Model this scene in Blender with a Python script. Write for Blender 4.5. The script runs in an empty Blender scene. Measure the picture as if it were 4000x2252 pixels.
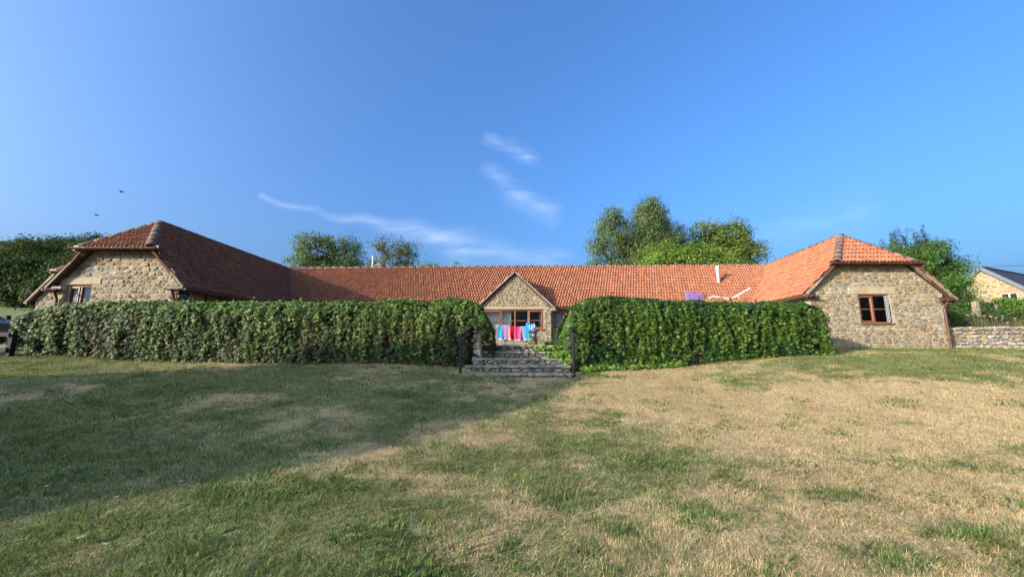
import bpy, math, random
import numpy as np
from mathutils import Vector, Matrix, Euler

random.seed(7)
rng = np.random.default_rng(11)
C = bpy.context.scene.collection
R = math.radians
scene = bpy.context.scene

# ------------------------------------------------------------------ camera
EYE = 1.6
PITCH = R(9.1)
cam_data = bpy.data.cameras.new('camera')
cam_data.sensor_width = 36.0
cam_data.lens = 13.52
cam_data.clip_start = 0.05
cam_data.clip_end = 5000
cam = bpy.data.objects.new('camera', cam_data)
cam.location = (0, 0, EYE)
cam.rotation_euler = (R(90) + PITCH, 0, 0)
C.objects.link(cam)
scene.camera = cam

# ------------------------------------------------------------------ sun and sky
SUN_EL = R(17.0)
SUN_D = Vector((0.85, 0.527, 0)).normalized()          # the way the light travels over the ground
SUN_V = Vector((SUN_D.x * math.cos(SUN_EL), SUN_D.y * math.cos(SUN_EL), -math.sin(SUN_EL)))
sun_data = bpy.data.lights.new('sun', 'SUN')
sun_data.energy = 2.8
sun_data.angle = R(0.53)
sun_data.color = (1.0, 0.89, 0.74)
sun = bpy.data.objects.new('sun', sun_data)
sun.rotation_euler = SUN_V.to_track_quat('-Z', 'Y').to_euler()
sun.location = (-30, -20, 30)
C.objects.link(sun)

world = bpy.data.worlds.new('World')
scene.world = world
world.use_nodes = True
wn, wl = world.node_tree.nodes, world.node_tree.links
wn.clear()


def wnode(kind, **kw):
    n = wn.new(kind)
    for k, v in kw.items():
        setattr(n, k, v)
    return n


def wmath(op, a, b=None, clamp=False):
    n = wn.new('ShaderNodeMath')
    n.operation = op
    n.use_clamp = clamp
    for i, v in enumerate((a, b)):
        if v is None:
            continue
        if isinstance(v, (int, float)):
            n.inputs[i].default_value = v
        else:
            wl.new(v, n.inputs[i])
    return n.outputs[0]


sky = wnode('ShaderNodeTexSky', sky_type='NISHITA')
sky.sun_disc = False
sky.sun_elevation = SUN_EL
sky.sun_rotation = math.atan2(-SUN_D.x, -SUN_D.y)
sky.altitude = 100
sky.air_density = 1.0
sky.dust_density = 9.0
sky.ozone_density = 7.0
hsv = wnode('ShaderNodeHueSaturation')
hsv.inputs['Hue'].default_value = 0.5
hsv.inputs['Saturation'].default_value = 1.06
hsv.inputs['Value'].default_value = 1.0
wl.new(sky.outputs[0], hsv.inputs['Color'])

# thin cirrus: wisps on the sky's far tangent plane ahead of the place
tc = wnode('ShaderNodeTexCoord')
sep = wnode('ShaderNodeSeparateXYZ')
wl.new(tc.outputs['Generated'], sep.inputs[0])
ysafe = wmath('MAXIMUM', sep.outputs['Y'], 0.05)
cu = wmath('DIVIDE', sep.outputs['X'], ysafe)
cv = wmath('DIVIDE', sep.outputs['Z'], ysafe)
comb = wnode('ShaderNodeCombineXYZ')
wl.new(cu, comb.inputs[0])
wl.new(cv, comb.inputs[1])
nz = wnode('ShaderNodeTexNoise')
nz.inputs['Scale'].default_value = 5.0
nz.inputs['Detail'].default_value = 6.0
wl.new(comb.outputs[0], nz.inputs['Vector'])
nzs = wnode('ShaderNodeSeparateColor')
wl.new(nz.outputs['Color'], nzs.inputs[0])
du = wmath('ADD', cu, wmath('MULTIPLY', wmath('SUBTRACT', nzs.outputs[0], 0.5), 0.16))
dv = wmath('ADD', cv, wmath('MULTIPLY', wmath('SUBTRACT', nzs.outputs[1], 0.5), 0.12))


def wisp(ax, ay, bx, by, w0, w1, strength):
    bax, bay = bx - ax, by - ay
    l2 = bax * bax + bay * bay
    px = wmath('SUBTRACT', du, ax)
    py = wmath('SUBTRACT', dv, ay)
    t = wmath('DIVIDE', wmath('ADD', wmath('MULTIPLY', px, bax), wmath('MULTIPLY', py, bay)), l2, clamp=True)
    ex = wmath('SUBTRACT', px, wmath('MULTIPLY', t, bax))
    ey = wmath('SUBTRACT', py, wmath('MULTIPLY', t, bay))
    d = wmath('SQRT', wmath('ADD', wmath('MULTIPLY', ex, ex), wmath('MULTIPLY', ey, ey)))
    w = wmath('ADD', wmath('MULTIPLY', t, w1 - w0), w0)
    m = wmath('SUBTRACT', 1.0, wmath('DIVIDE', d, w), clamp=True)
    m = wmath('POWER', m, 1.3)
    return wmath('MULTIPLY', m, strength * 0.52)


wisps = [wisp(-0.70, 0.425, -0.36, 0.33, 0.014, 0.032, 0.45),
         wisp(-0.36, 0.33, -0.13, 0.265, 0.035, 0.075, 0.75),
         wisp(-0.16, 0.27, 0.12, 0.235, 0.08, 0.05, 0.45),
         wisp(-0.07, 0.60, 0.045, 0.54, 0.035, 0.05, 0.5),
         wisp(-0.06, 0.47, 0.0, 0.42, 0.04, 0.05, 0.4),
         wisp(0.0, 0.42, 0.09, 0.375, 0.05, 0.05, 0.5),
         wisp(0.64, 0.27, 0.95, 0.40, 0.05, 0.09, 0.20)]
tot = wisps[0]
for w_ in wisps[1:]:
    tot = wmath('MAXIMUM', tot, w_)
n2 = wnode('ShaderNodeTexNoise')
n2.inputs['Scale'].default_value = 14.0
n2.inputs['Detail'].default_value = 8.0
n2.inputs['Roughness'].default_value = 0.6
mp = wnode('ShaderNodeMapping')
mp.inputs['Rotation'].default_value = (0, 0, 0.35)
mp.inputs['Scale'].default_value = (0.45, 2.2, 1)
wl.new(comb.outputs[0], mp.inputs[0])
wl.new(mp.outputs[0], n2.inputs['Vector'])
tex = wmath('MULTIPLY', wmath('SUBTRACT', n2.outputs[0], 0.28), 2.2, clamp=True)
front = wmath('GREATER_THAN', sep.outputs['Y'], 0.06)
cloud_f = wmath('MULTIPLY', wmath('MULTIPLY', tot, tex), front, clamp=True)
mixc = wnode('ShaderNodeMix', data_type='RGBA')
wl.new(cloud_f, mixc.inputs['Factor'])
wl.new(hsv.outputs[0], mixc.inputs['A'])
mixc.inputs['B'].default_value = (2.7, 3.1, 3.7, 1)
bg = wnode('ShaderNodeBackground')
SKY_STRENGTH = 0.15
bg.inputs['Strength'].default_value = SKY_STRENGTH
wl.new(mixc.outputs['Result'], bg.inputs['Color'])
wo = wnode('ShaderNodeOutputWorld')
wl.new(bg.outputs[0], wo.inputs[0])

# ------------------------------------------------------------------ exposure
vs = scene.view_settings
vs.view_transform = 'Standard'
vs.look = 'None'
vs.exposure = 1.62
vs.gamma = 1.0
vs.use_curve_mapping = False
scene.render.engine = 'CYCLES'
scene.cycles.use_denoising = True
scene.cycles.max_bounces = 6
scene.cycles.transparent_max_bounces = 8

# ================================================================== helpers


def fbm(x, y, seed=0, octaves=4):
    x = np.asarray(x, float)
    y = np.asarray(y, float)
    out = np.zeros(np.broadcast(x, y).shape)
    amp, tot_ = 1.0, 0.0
    r = np.random.default_rng(seed)
    for o in range(octaves):
        tab = r.random((64, 64))
        xi, yi = np.floor(x).astype(int), np.floor(y).astype(int)
        fx, fy = x - xi, y - yi
        fx, fy = fx * fx * (3 - 2 * fx), fy * fy * (3 - 2 * fy)
        a = tab[xi % 64, yi % 64]
        b = tab[(xi + 1) % 64, yi % 64]
        c = tab[xi % 64, (yi + 1) % 64]
        d = tab[(xi + 1) % 64, (yi + 1) % 64]
        out = out + amp * ((a * (1 - fx) + b * fx) * (1 - fy) + (c * (1 - fx) + d * fx) * fy)
        tot_ += amp
        amp *= 0.5
        x = x * 2.03 + 7.1
        y = y * 2.03 + 3.7
    return out / tot_          # 0..1


def sstep(a, b, x):
    t = np.clip((x - a) / (b - a), 0, 1)
    return t * t * (3 - 2 * t)


def set_col(me, cols):
    """per-face colours, stored as a plain colour attribute"""
    at = me.attributes.new('Col', 'FLOAT_COLOR', 'FACE')
    a = np.ones((len(me.polygons), 4), np.float32)
    a[:, :3] = cols
    at.data.foreach_set('color', a.ravel())


def mesh_np(name, verts, faces, cols=None, smooth=False):
    me = bpy.data.meshes.new(name)
    verts = np.asarray(verts, np.float32)
    faces = np.asarray(faces, np.int32)
    n, k = faces.shape
    me.vertices.add(len(verts))
    me.vertices.foreach_set('co', verts.ravel())
    me.loops.add(n * k)
    me.loops.foreach_set('vertex_index', faces.ravel())
    me.polygons.add(n)
    me.polygons.foreach_set('loop_start', np.arange(0, n * k, k, dtype=np.int32))
    me.polygons.foreach_set('loop_total', np.full(n, k, np.int32))
    if smooth:
        me.polygons.foreach_set('use_smooth', np.ones(n, bool))
    me.update(calc_edges=True)
    if cols is not None:
        set_col(me, cols)
    return me


class MB:
    """collects shapes; build() links them as one mesh object (world coordinates)"""

    def __init__(self):
        self.v, self.f, self.c = [], [], []

    def add(self, verts, faces, col=(0.5, 0.5, 0.5)):
        o = len(self.v)
        self.v += [tuple(p) for p in verts]
        self.f += [tuple(i + o for i in f) for f in faces]
        self.c += [col] * len(faces)
        return self

    def box(self, c, s, rot=None, col=(0.5, 0.5, 0.5), bevel=0.0):
        hx, hy, hz = s[0] / 2, s[1] / 2, s[2] / 2
        M = rot if rot is not None else Matrix.Identity(3)
        c = Vector(c)
        if bevel <= 0:
            pts = [(-hx, -hy, -hz), (hx, -hy, -hz), (hx, hy, -hz), (-hx, hy, -hz),
                   (-hx, -hy, hz), (hx, -hy, hz), (hx, hy, hz), (-hx, hy, hz)]
            fs = [(0, 3, 2, 1), (4, 5, 6, 7), (0, 1, 5, 4), (1, 2, 6, 5), (2, 3, 7, 6), (3, 0, 4, 7)]
        else:
            b = min(bevel, hx * .49, hy * .49, hz * .49)
            pts = []
            for z, i in ((-hz, b), (-hz + b, 0), (hz - b, 0), (hz, b)):
                x, y = hx - i, hy - i
                k = b if i == 0 else b * 0.6
                pts += [(-x + k, -y, z), (x - k, -y, z), (x, -y + k, z), (x, y - k, z),
                        (x - k, y, z), (-x + k, y, z), (-x, y - k, z), (-x, -y + k, z)]
            fs = [tuple(range(7, -1, -1)), tuple(range(24, 32))]
            for r_ in range(3):
                for i in range(8):
                    j = (i + 1) % 8
                    fs.append((r_ * 8 + i, r_ * 8 + j, r_ * 8 + 8 + j, r_ * 8 + 8 + i))
        return self.add([c + M @ Vector(p) for p in pts], fs, col)

    def bar(self, a, b, w, h, up=(0, 0, 1), col=(0.5, 0.5, 0.5), bevel=0.0):
        a, b = Vector(a), Vector(b)
        d = (b - a)
        L = d.length
        x = d.normalized()
        u = Vector(up)
        y = u.cross(x)
        if y.length < 1e-4:
            y = Vector((0, 1, 0)).cross(x)
        y.normalize()
        z = x.cross(y)
        return self.box((a + b) / 2, (L, w, h), Matrix((x, y, z)).transposed(), col, bevel)

    def tube(self, pts, rad, sides=8, col=(0.5, 0.5, 0.5), caps=True):
        pts = [Vector(p) for p in pts]
        if isinstance(rad, (int, float)):
            rad = [rad] * len(pts)
        vs_, fs = [], []
        ref = Vector((0.31, 0.17, 0.93))
        for i, p in enumerate(pts):
            d = (pts[min(i + 1, len(pts) - 1)] - pts[max(i - 1, 0)])
            if d.length < 1e-7:
                d = Vector((0, 0, 1))
            d.normalize()
            if abs(d.dot(ref)) > 0.97:
                r_ = Vector((1, 0, 0))
            else:
                r_ = ref
            a = d.cross(r_).normalized()
            b = d.cross(a)
            for k in range(sides):
                t = 2 * math.pi * k / sides
                vs_.append(p + (a * math.cos(t) + b * math.sin(t)) * rad[i])
        for i in range(len(pts) - 1):
            for k in range(sides):
                k2 = (k + 1) % sides
                fs.append((i * sides + k, i * sides + k2, (i + 1) * sides + k2, (i + 1) * sides + k))
        if caps:
            fs.append(tuple(range(sides - 1, -1, -1)))
            fs.append(tuple(range((len(pts) - 1) * sides, len(pts) * sides)))
        return self.add(vs_, fs, col)

    def prism(self, poly, ext, col=(0.5, 0.5, 0.5)):
        """poly: list of 3D points, extruded by the vector ext"""
        n = len(poly)
        e = Vector(ext)
        vs_ = [Vector(p) for p in poly] + [Vector(p) + e for p in poly]
        fs = [tuple(range(n - 1, -1, -1)), tuple(range(n, 2 * n))]
        for i in range(n):
            j = (i + 1) % n
            fs.append((i, j, n + j, n + i))
        return self.add(vs_, fs, col)

    def mesh(self, name, smooth=False):
        me = bpy.data.meshes.new(name)
        me.from_pydata([tuple(p) for p in self.v], [], self.f)
        me.update()
        set_col(me, np.array(self.c, np.float32))
        if smooth:
            me.polygons.foreach_set('use_smooth', np.ones(len(me.polygons), bool))
        import bmesh as _b
        bm = _b.new()
        bm.from_mesh(me)
        _b.ops.recalc_face_normals(bm, faces=bm.faces)
        bm.to_mesh(me)
        bm.free()
        return me

    def build(self, name, mat, parent=None, smooth=False):
        return link(name, self.mesh(name, smooth), mat, parent)


def link(name, me, mat, parent=None, matrix=None):
    o = bpy.data.objects.new(name, me)
    C.objects.link(o)
    if mat is not None and not me.materials:
        me.materials.append(mat)
    if parent is not None:
        o.parent = parent
        if parent.type == 'EMPTY':
            o.matrix_parent_inverse = Matrix.Translation(-Vector(parent.location))
    if matrix is not None:
        o.matrix_basis = matrix
    return o


def thing(name, label, cat, loc=(0, 0, 0), group=None):
    o = bpy.data.objects.new(name, None)
    o.empty_display_size = 0.2
    C.objects.link(o)
    o.location = loc
    return tag(o, label, cat, group)


def tag(o, label=None, cat=None, group=None, kind=None):
    if label:
        o['label'] = label
    if cat:
        o['category'] = cat
    if group:
        o['group'] = group
    if kind:
        o['kind'] = kind
    return o


# ------------------------------------------------------------------ materials
MATS = {}


def mat_base(name):
    m = bpy.data.materials.new(name)
    m.use_nodes = True
    MATS[name] = m
    nt = m.node_tree
    return m, nt, nt.nodes, nt.links, nt.nodes['Principled BSDF']


def mat_col(name, rough=0.85, mottle=0.25, scale=18.0, bump=0.0, bump_scale=60.0, fixed=None, spec=0.3, tint2=None,
            tint_scale=2.0, tint_amt=0.5):
    """colour from the face attribute (or fixed), broken up by noise, with fine relief"""
    m, nt, n, l, p = mat_base(name)
    p.inputs['Roughness'].default_value = rough
    p.inputs['Specular IOR Level'].default_value = spec
    if fixed is None:
        a = n.new('ShaderNodeAttribute')
        a.attribute_name = 'Col'
        base = a.outputs['Color']
    else:
        a = n.new('ShaderNodeRGB')
        a.outputs[0].default_value = (*fixed, 1)
        base = a.outputs[0]
    geo = n.new('ShaderNodeNewGeometry')
    if tint2 is not None:
        tn = n.new('ShaderNodeTexNoise')
        tn.inputs['Scale'].default_value = tint_scale
        tn.inputs['Detail'].default_value = 5
        l.new(geo.outputs['Position'], tn.inputs['Vector'])
        rp = n.new('ShaderNodeMapRange')
        rp.inputs['From Min'].default_value = 0.45
        rp.inputs['From Max'].default_value = 0.7
        rp.inputs['To Max'].default_value = tint_amt
        l.new(tn.outputs[0], rp.inputs['Value'])
        mx = n.new('ShaderNodeMix')
        mx.data_type = 'RGBA'
        l.new(rp.outputs[0], mx.inputs['Factor'])
        l.new(base, mx.inputs['A'])
        mx.inputs['B'].default_value = (*tint2, 1)
        base = mx.outputs['Result']
    no = n.new('ShaderNodeTexNoise')
    no.inputs['Scale'].default_value = scale
    no.inputs['Detail'].default_value = 6
    l.new(geo.outputs['Position'], no.inputs['Vector'])
    mr = n.new('ShaderNodeMapRange')
    mr.inputs['From Min'].default_value = 0.3
    mr.inputs['From Max'].default_value = 0.7
    mr.inputs['To Min'].default_value = 1 - mottle
    mr.inputs['To Max'].default_value = 1 + mottle
    l.new(no.outputs[0], mr.inputs['Value'])
    mul = n.new('ShaderNodeMix')
    mul.data_type = 'RGBA'
    mul.blend_type = 'MULTIPLY'
    mul.inputs['Factor'].default_value = 1
    l.new(base, mul.inputs['A'])
    l.new(mr.outputs[0], mul.inputs['B'])
    l.new(mul.outputs['Result'], p.inputs['Base Color'])
    if bump > 0:
        bn = n.new('ShaderNodeTexNoise')
        bn.inputs['Scale'].default_value = bump_scale
        bn.inputs['Detail'].default_value = 5
        l.new(geo.outputs['Position'], bn.inputs['Vector'])
        bp = n.new('ShaderNodeBump')
        bp.inputs['Strength'].default_value = 1.0
        bp.inputs['Distance'].default_value = bump
        l.new(bn.outputs[0], bp.inputs['Height'])
        l.new(bp.outputs[0], p.inputs['Normal'])
    return m


def mat_leaf(name, rough=0.45, trans=0.35, spec=0.35, mottle=0.2):
    m, nt, n, l, p = mat_base(name)
    a = n.new('ShaderNodeAttribute')
    a.attribute_name = 'Col'
    p.inputs['Roughness'].default_value = rough
    p.inputs['Specular IOR Level'].default_value = spec
    l.new(a.outputs['Color'], p.inputs['Base Color'])
    t = n.new('ShaderNodeBsdfTranslucent')
    br = n.new('ShaderNodeMix')
    br.data_type = 'RGBA'
    br.blend_type = 'MULTIPLY'
    br.inputs['Factor'].default_value = 1
    br.inputs['B'].default_value = (1.25, 1.35, 0.7, 1)
    l.new(a.outputs['Color'], br.inputs['A'])
    l.new(br.outputs['Result'], t.inputs['Color'])
    mx = n.new('ShaderNodeMixShader')
    mx.inputs[0].default_value = trans
    l.new(p.outputs[0], mx.inputs[1])
    l.new(t.outputs[0], mx.inputs[2])
    l.new(mx.outputs[0], n['Material Output'].inputs[0])
    return m


def mat_wood(name, col, col2, rough=0.6, scale=6.0):
    m, nt, n, l, p = mat_base(name)
    geo = n.new('ShaderNodeNewGeometry')
    w = n.new('ShaderNodeTexNoise')
    w.inputs['Scale'].default_value = scale
    w.inputs['Detail'].default_value = 8
    w.inputs['Distortion'].default_value = 1.5
    l.new(geo.outputs['Position'], w.inputs['Vector'])
    r_ = n.new('ShaderNodeValToRGB')
    r_.color_ramp.elements[0].position = 0.35
    r_.color_ramp.elements[0].color = (*col, 1)
    r_.color_ramp.elements[1].position = 0.7
    r_.color_ramp.elements[1].color = (*col2, 1)
    l.new(w.outputs[0], r_.inputs[0])
    l.new(r_.outputs[0], p.inputs['Base Color'])
    p.inputs['Roughness'].default_value = rough
    b = n.new('ShaderNodeBump')
    b.inputs['Distance'].default_value = 0.003
    l.new(w.outputs[0], b.inputs['Height'])
    l.new(b.outputs[0], p.inputs['Normal'])
    return m


def mat_glass(name, ior=1.6):
    m, nt, n, l, p = mat_base(name)
    n.remove(p)
    tr = n.new('ShaderNodeBsdfTransparent')
    tr.inputs[0].default_value = (0.82, 0.86, 0.85, 1)
    gl = n.new('ShaderNodeBsdfGlossy')
    gl.inputs['Roughness'].default_value = 0.02
    fr = n.new('ShaderNodeFresnel')
    fr.inputs['IOR'].default_value = ior
    wv = n.new('ShaderNodeTexNoise')
    wv.inputs['Scale'].default_value = 1.6
    bp = n.new('ShaderNodeBump')
    bp.inputs['Distance'].default_value = 0.02
    bp.inputs['Strength'].default_value = 0.05
    l.new(wv.outputs[0], bp.inputs['Height'])
    l.new(bp.outputs[0], gl.inputs['Normal'])
    mx = n.new('ShaderNodeMixShader')
    l.new(fr.outputs[0], mx.inputs[0])
    l.new(tr.outputs[0], mx.inputs[1])
    l.new(gl.outputs[0], mx.inputs[2])
    l.new(mx.outputs[0], n['Material Output'].inputs[0])
    return m


M_STONE = mat_col('stone', 0.9, 0.32, 14, 0.010, 45, tint2=(0.235, 0.205, 0.155), tint_scale=5, tint_amt=0.45)
M_MORTAR = mat_col('lime_mortar', 0.95, 0.18, 9, 0.008, 40, fixed=(0.285, 0.240, 0.165), tint2=(0.22, 0.185, 0.125), tint_scale=1.3)
M_DRY = mat_col('dry_stone', 0.95, 0.4, 16, 0.02, 30, tint2=(0.33, 0.31, 0.25), tint_scale=7, tint_amt=0.5)
M_TILE = mat_col('clay_tile', 0.85, 0.30, 11, 0.003, 70, tint2=(0.19, 0.125, 0.075), tint_scale=2.2, tint_amt=0.45)
M_RIDGE = mat_col('weathered_ridge_tile', 0.9, 0.35, 9, 0.008, 40, tint2=(0.20, 0.175, 0.135), tint_scale=4, tint_amt=0.6)
M_UNDER = mat_col('roof_underlay', 0.95, 0.1, 9, fixed=(0.09, 0.045, 0.03))
M_VERGE = mat_col('verge_mortar', 0.95, 0.35, 12, 0.01, 35, fixed=(0.25, 0.21, 0.155), tint2=(0.13, 0.10, 0.075), tint_scale=4)
M_LEAD = mat_col('valley_lead', 0.6, 0.3, 8, fixed=(0.09, 0.09, 0.095))
M_GUTTER = mat_col('brown_gutter', 0.45, 0.25, 6, fixed=(0.078, 0.034, 0.026), spec=0.25)
M_CLIP = mat_col('gutter_clip', 0.5, 0.1, 6, fixed=(0.30, 0.19, 0.14))
M_FRAME = mat_wood('stained_timber', (0.17, 0.062, 0.026), (0.25, 0.10, 0.042), 0.45)
M_PANEL = mat_wood('board_panel', (0.24, 0.095, 0.028), (0.34, 0.15, 0.045), 0.5, 9)
M_POST = mat_wood('dark_fence_timber', (0.0055, 0.0042, 0.0034), (0.012, 0.009, 0.007), 0.85)  # creosote black, taken darker to carry the shade on the fence
M_GREYWOOD = mat_wood('weathered_timber', (0.17, 0.13, 0.095), (0.28, 0.22, 0.16), 0.85)
M_GLASS = mat_glass('window_glass', 1.5)
M_CLOTH = mat_col('net_curtain', 0.95, 0.1, 20, fixed=(0.34, 0.36, 0.36))
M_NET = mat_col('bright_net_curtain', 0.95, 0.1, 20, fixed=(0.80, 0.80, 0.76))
M_DIM = mat_col('grey_curtain', 0.95, 0.1, 20, fixed=(0.17, 0.19, 0.20))
M_SLAB = mat_col('step_slab', 0.9, 0.35, 7, 0.012, 35, fixed=(0.26, 0.245, 0.205), tint2=(0.12, 0.115, 0.075), tint_scale=5)
M_EARTH = mat_col('earthy_joint', 0.97, 0.35, 9, 0.01, 30, fixed=(0.085, 0.07, 0.045))
M_PATIO = mat_col('paving', 0.9, 0.25, 3, 0.005, 30, fixed=(0.33, 0.29, 0.23))
M_BARK = mat_col('bark', 0.95, 0.35, 6, 0.02, 14, fixed=(0.085, 0.065, 0.045))
M_BARKPALE = mat_col('pale_bark', 0.95, 0.35, 6, 0.02, 14, fixed=(0.16, 0.13, 0.095))
M_STEM = mat_col('creeper_stem', 0.95, 0.5, 9, 0.03, 12, fixed=(0.026, 0.026, 0.012))
M_LEAF = mat_leaf('leaf', 0.6, 0.32, 0.12)
M_CREEP = mat_leaf('creeper_leaf', 0.5, 0.18, 0.20)
M_BLADE = mat_leaf('grass_blade', 0.7, 0.25, 0.15)
M_METAL = mat_col('galvanised', 0.5, 0.12, 8, fixed=(0.34, 0.31, 0.29), spec=0.6)
M_WHITE = mat_col('white_plastic', 0.5, 0.08, 8, fixed=(0.72, 0.72, 0.70))
M_SLATE = mat_col('blue_slate', 0.9, 0.25, 3, 0.004, 30, fixed=(0.040, 0.047, 0.066), spec=0.1)
M_GREYTRIM = mat_col('grey_trim', 0.7, 0.15, 5, fixed=(0.10, 0.115, 0.13))
M_BRICK = mat_col('arch_brick', 0.9, 0.25, 9, fixed=(0.42, 0.20, 0.12))
M_DARK = mat_col('dark_plastic', 0.6, 0.2, 8, fixed=(0.03, 0.03, 0.032))
M_CABLE = mat_col('cable_black', 0.7, 0.1, 8, fixed=(0.02, 0.02, 0.02))
M_CAR = mat_col('car_paint', 0.45, 0.05, 3, fixed=(0.012, 0.016, 0.022), spec=0.6)
M_ROOM = mat_col('plaster', 0.95, 0.1, 2, fixed=(0.35, 0.32, 0.28))
M_BIRD = mat_col('dark_feather', 0.8, 0.2, 8, fixed=(0.03, 0.028, 0.03))
M_PETAL = mat_col('white_petal', 0.9, 0.1, 30, fixed=(0.75, 0.74, 0.68))
M_DRIED = mat_col('dried_stem', 0.95, 0.3, 20, fixed=(0.17, 0.13, 0.08))
M_DRYHEAD = mat_col('dried_head', 0.95, 0.3, 40, fixed=(0.27, 0.22, 0.145))

# ================================================================== terrain
_sx = [-400, -40, -16, -13, -9.5, -5.4, -2.6, -1.2, 0.5, 2, 4.4, 6.9, 8.6, 11, 15, 18, 24, 400]
_sz = [0.6, 0.6, 0.5, 0.45, 0.20, 0.16, 0.16, 0.06, 0.0, 0.0, 0.03, 0.24, 0.34, 0.36, 0.35, 0.28, 0.28, 0.28]


def gz(x, y):
    """height of the ground"""
    x = np.asarray(x, float)
    y = np.asarray(y, float)
    side = sum(np.interp(x + d, _sx, _sz) for d in (-0.8, -0.4, 0, 0.4, 0.8)) / 5
    yc = np.clip(y, -6, 10.4)
    base = 0.0101 * yc * np.abs(yc)
    base = base + np.clip(y - 10.4, 0, 3.1) * 0.07
    base = np.where(y < -6, base - 0.03 * np.clip(-6 - y, 0, 60), base)
    z = base + side * sstep(1.5, 10, y)
    # plateau under the buildings
    inside = sstep(11.3, 11.9, y) * (1 - sstep(15.3, 15.6, np.abs(x - 0.4))) * (1 - sstep(23, 25, y))
    inside = inside * np.where(x > 9.8, sstep(13.6, 14.1, y), 1)
    z = z * (1 - inside) + 1.45 * inside
    # field climbing to the wood beyond the drive
    z = z + sstep(-16, -26, x) * np.clip(y - 14.5, 0, 60) * 0.20
    z = z + (1 - sstep(-16, -26, x)) * np.clip(y - 25, 0, 60) * 0.05
    # raised bed behind the dry stone wall
    z = z + sstep(15.5, 16.2, x) * sstep(13.75, 14.1, y) * (0.45 + np.clip(y - 14, 0, 14) * 0.12)
    z = z + (fbm(x * 0.5, y * 0.5, 3, 3) - 0.5) * 0.10 * (1 - inside) * sstep(1, 4, y)
    return z


def gz1(x, y):
    return float(gz(np.array([x]), np.array([y]))[0])


def green(x, y):
    """how green the turf is, 0 straw .. 1 green"""
    n = fbm(x * 0.55 + 3, y * 0.8 + 1, 21, 5) * 0.50 + fbm(x * 2.3, y * 2.9, 22, 4) * 0.30 + fbm(x * 8.5, y * 9.5, 23, 3) * 0.20
    b = 0.035 * (1 - sstep(-3, 2, x)) + 0.115 * (1 - sstep(-2.0, 2.0, x - (y - 9.0) * 1.4)) * sstep(3.6, 5.0, y - x * .25)  # greener left side; second term deepens the lawn shadow in the turf colour
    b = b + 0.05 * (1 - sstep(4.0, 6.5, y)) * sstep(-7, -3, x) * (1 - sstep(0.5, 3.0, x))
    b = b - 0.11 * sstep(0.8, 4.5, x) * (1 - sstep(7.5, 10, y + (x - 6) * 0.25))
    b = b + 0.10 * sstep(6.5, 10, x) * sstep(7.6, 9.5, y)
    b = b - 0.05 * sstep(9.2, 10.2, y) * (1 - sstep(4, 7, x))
    return 0.10 + 0.70 * sstep(0.41, 0.63, n + b)


def axis(segs):
    out = []
    for a, b, st in segs:
        out.append(np.arange(a, b, st))
    out.append(np.array([segs[-1][1]]))
    return np.concatenate(out)


gxs = axis([(-900, -300, 150), (-300, -60, 30), (-60, -18, 3), (-18, 22, 0.16), (22, 60, 3), (60, 300, 30), (300, 900, 150)])
gys = axis([(-200, -40, 20), (-40, 0, 2), (0, 14.6, 0.12), (14.6, 30, 0.7), (30, 80, 4), (80, 400, 40), (400, 1500, 220)])
GX, GY = np.meshgrid(gxs, gys, indexing='ij')
GZ = gz(GX, GY)
nx_, ny_ = GX.shape
gv = np.stack([GX.ravel(), GY.ravel(), GZ.ravel()], 1)
ii = np.arange(nx_ * ny_).reshape(nx_, ny_)
gf = np.stack([ii[:-1, :-1].ravel(), ii[1:, :-1].ravel(), ii[1:, 1:].ravel(), ii[:-1, 1:].ravel()], 1)
fc = gv[gf].mean(1)
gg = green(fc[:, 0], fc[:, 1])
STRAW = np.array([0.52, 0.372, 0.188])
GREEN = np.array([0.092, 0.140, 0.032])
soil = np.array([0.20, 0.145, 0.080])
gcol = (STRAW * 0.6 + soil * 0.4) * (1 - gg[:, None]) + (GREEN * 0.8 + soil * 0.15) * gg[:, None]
far = sstep(13.9, 16, fc[:, 1]) * np.ones(len(fc))
fieldc = np.array([0.10, 0.13, 0.04]) * (0.8 + 0.5 * fbm(fc[:, 0] * .4, fc[:, 1] * .4, 9, 4)[:, None])
drive = sstep(-13.6, -14.4, fc[:, 0]) * sstep(9.6, 10.6, fc[:, 1]) * (1 - sstep(15.5, 17, fc[:, 1]))
gcol = gcol * (1 - far[:, None]) + fieldc * far[:, None]
gcol = gcol * (1 - drive[:, None]) + np.array([0.22, 0.19, 0.15]) * drive[:, None]
bed = sstep(15.6, 16, fc[:, 0]) * sstep(13.7, 13.9, fc[:, 1]) * (1 - sstep(19, 21, fc[:, 1]))
gcol = gcol * (1 - bed[:, None]) + np.array([0.07, 0.055, 0.035]) * bed[:, None]
M_GROUND = mat_col('turf', 0.97, 0.35, 22, 0.02, 55)
ground = link('ground', mesh_np('ground', gv, gf, gcol, smooth=True), M_GROUND)
tag(ground, 'sloping lawn of scorched straw coloured and green turf', kind='structure')

# ------------------------------------------------------------------ turf blades (uncountable)


def in_lawn(x, y):
    hedge_y = np.where(x < 1.4, 10.35, 10.45 + np.clip(x - 1.6, 0, 8) * 0.096)
    front = np.where(x > 9.4, 13.40, hedge_y)
    ok = y < front
    ok &= ~((x > -1.45) & (x < 1.65) & (y > 9.58))
    return ok


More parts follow.
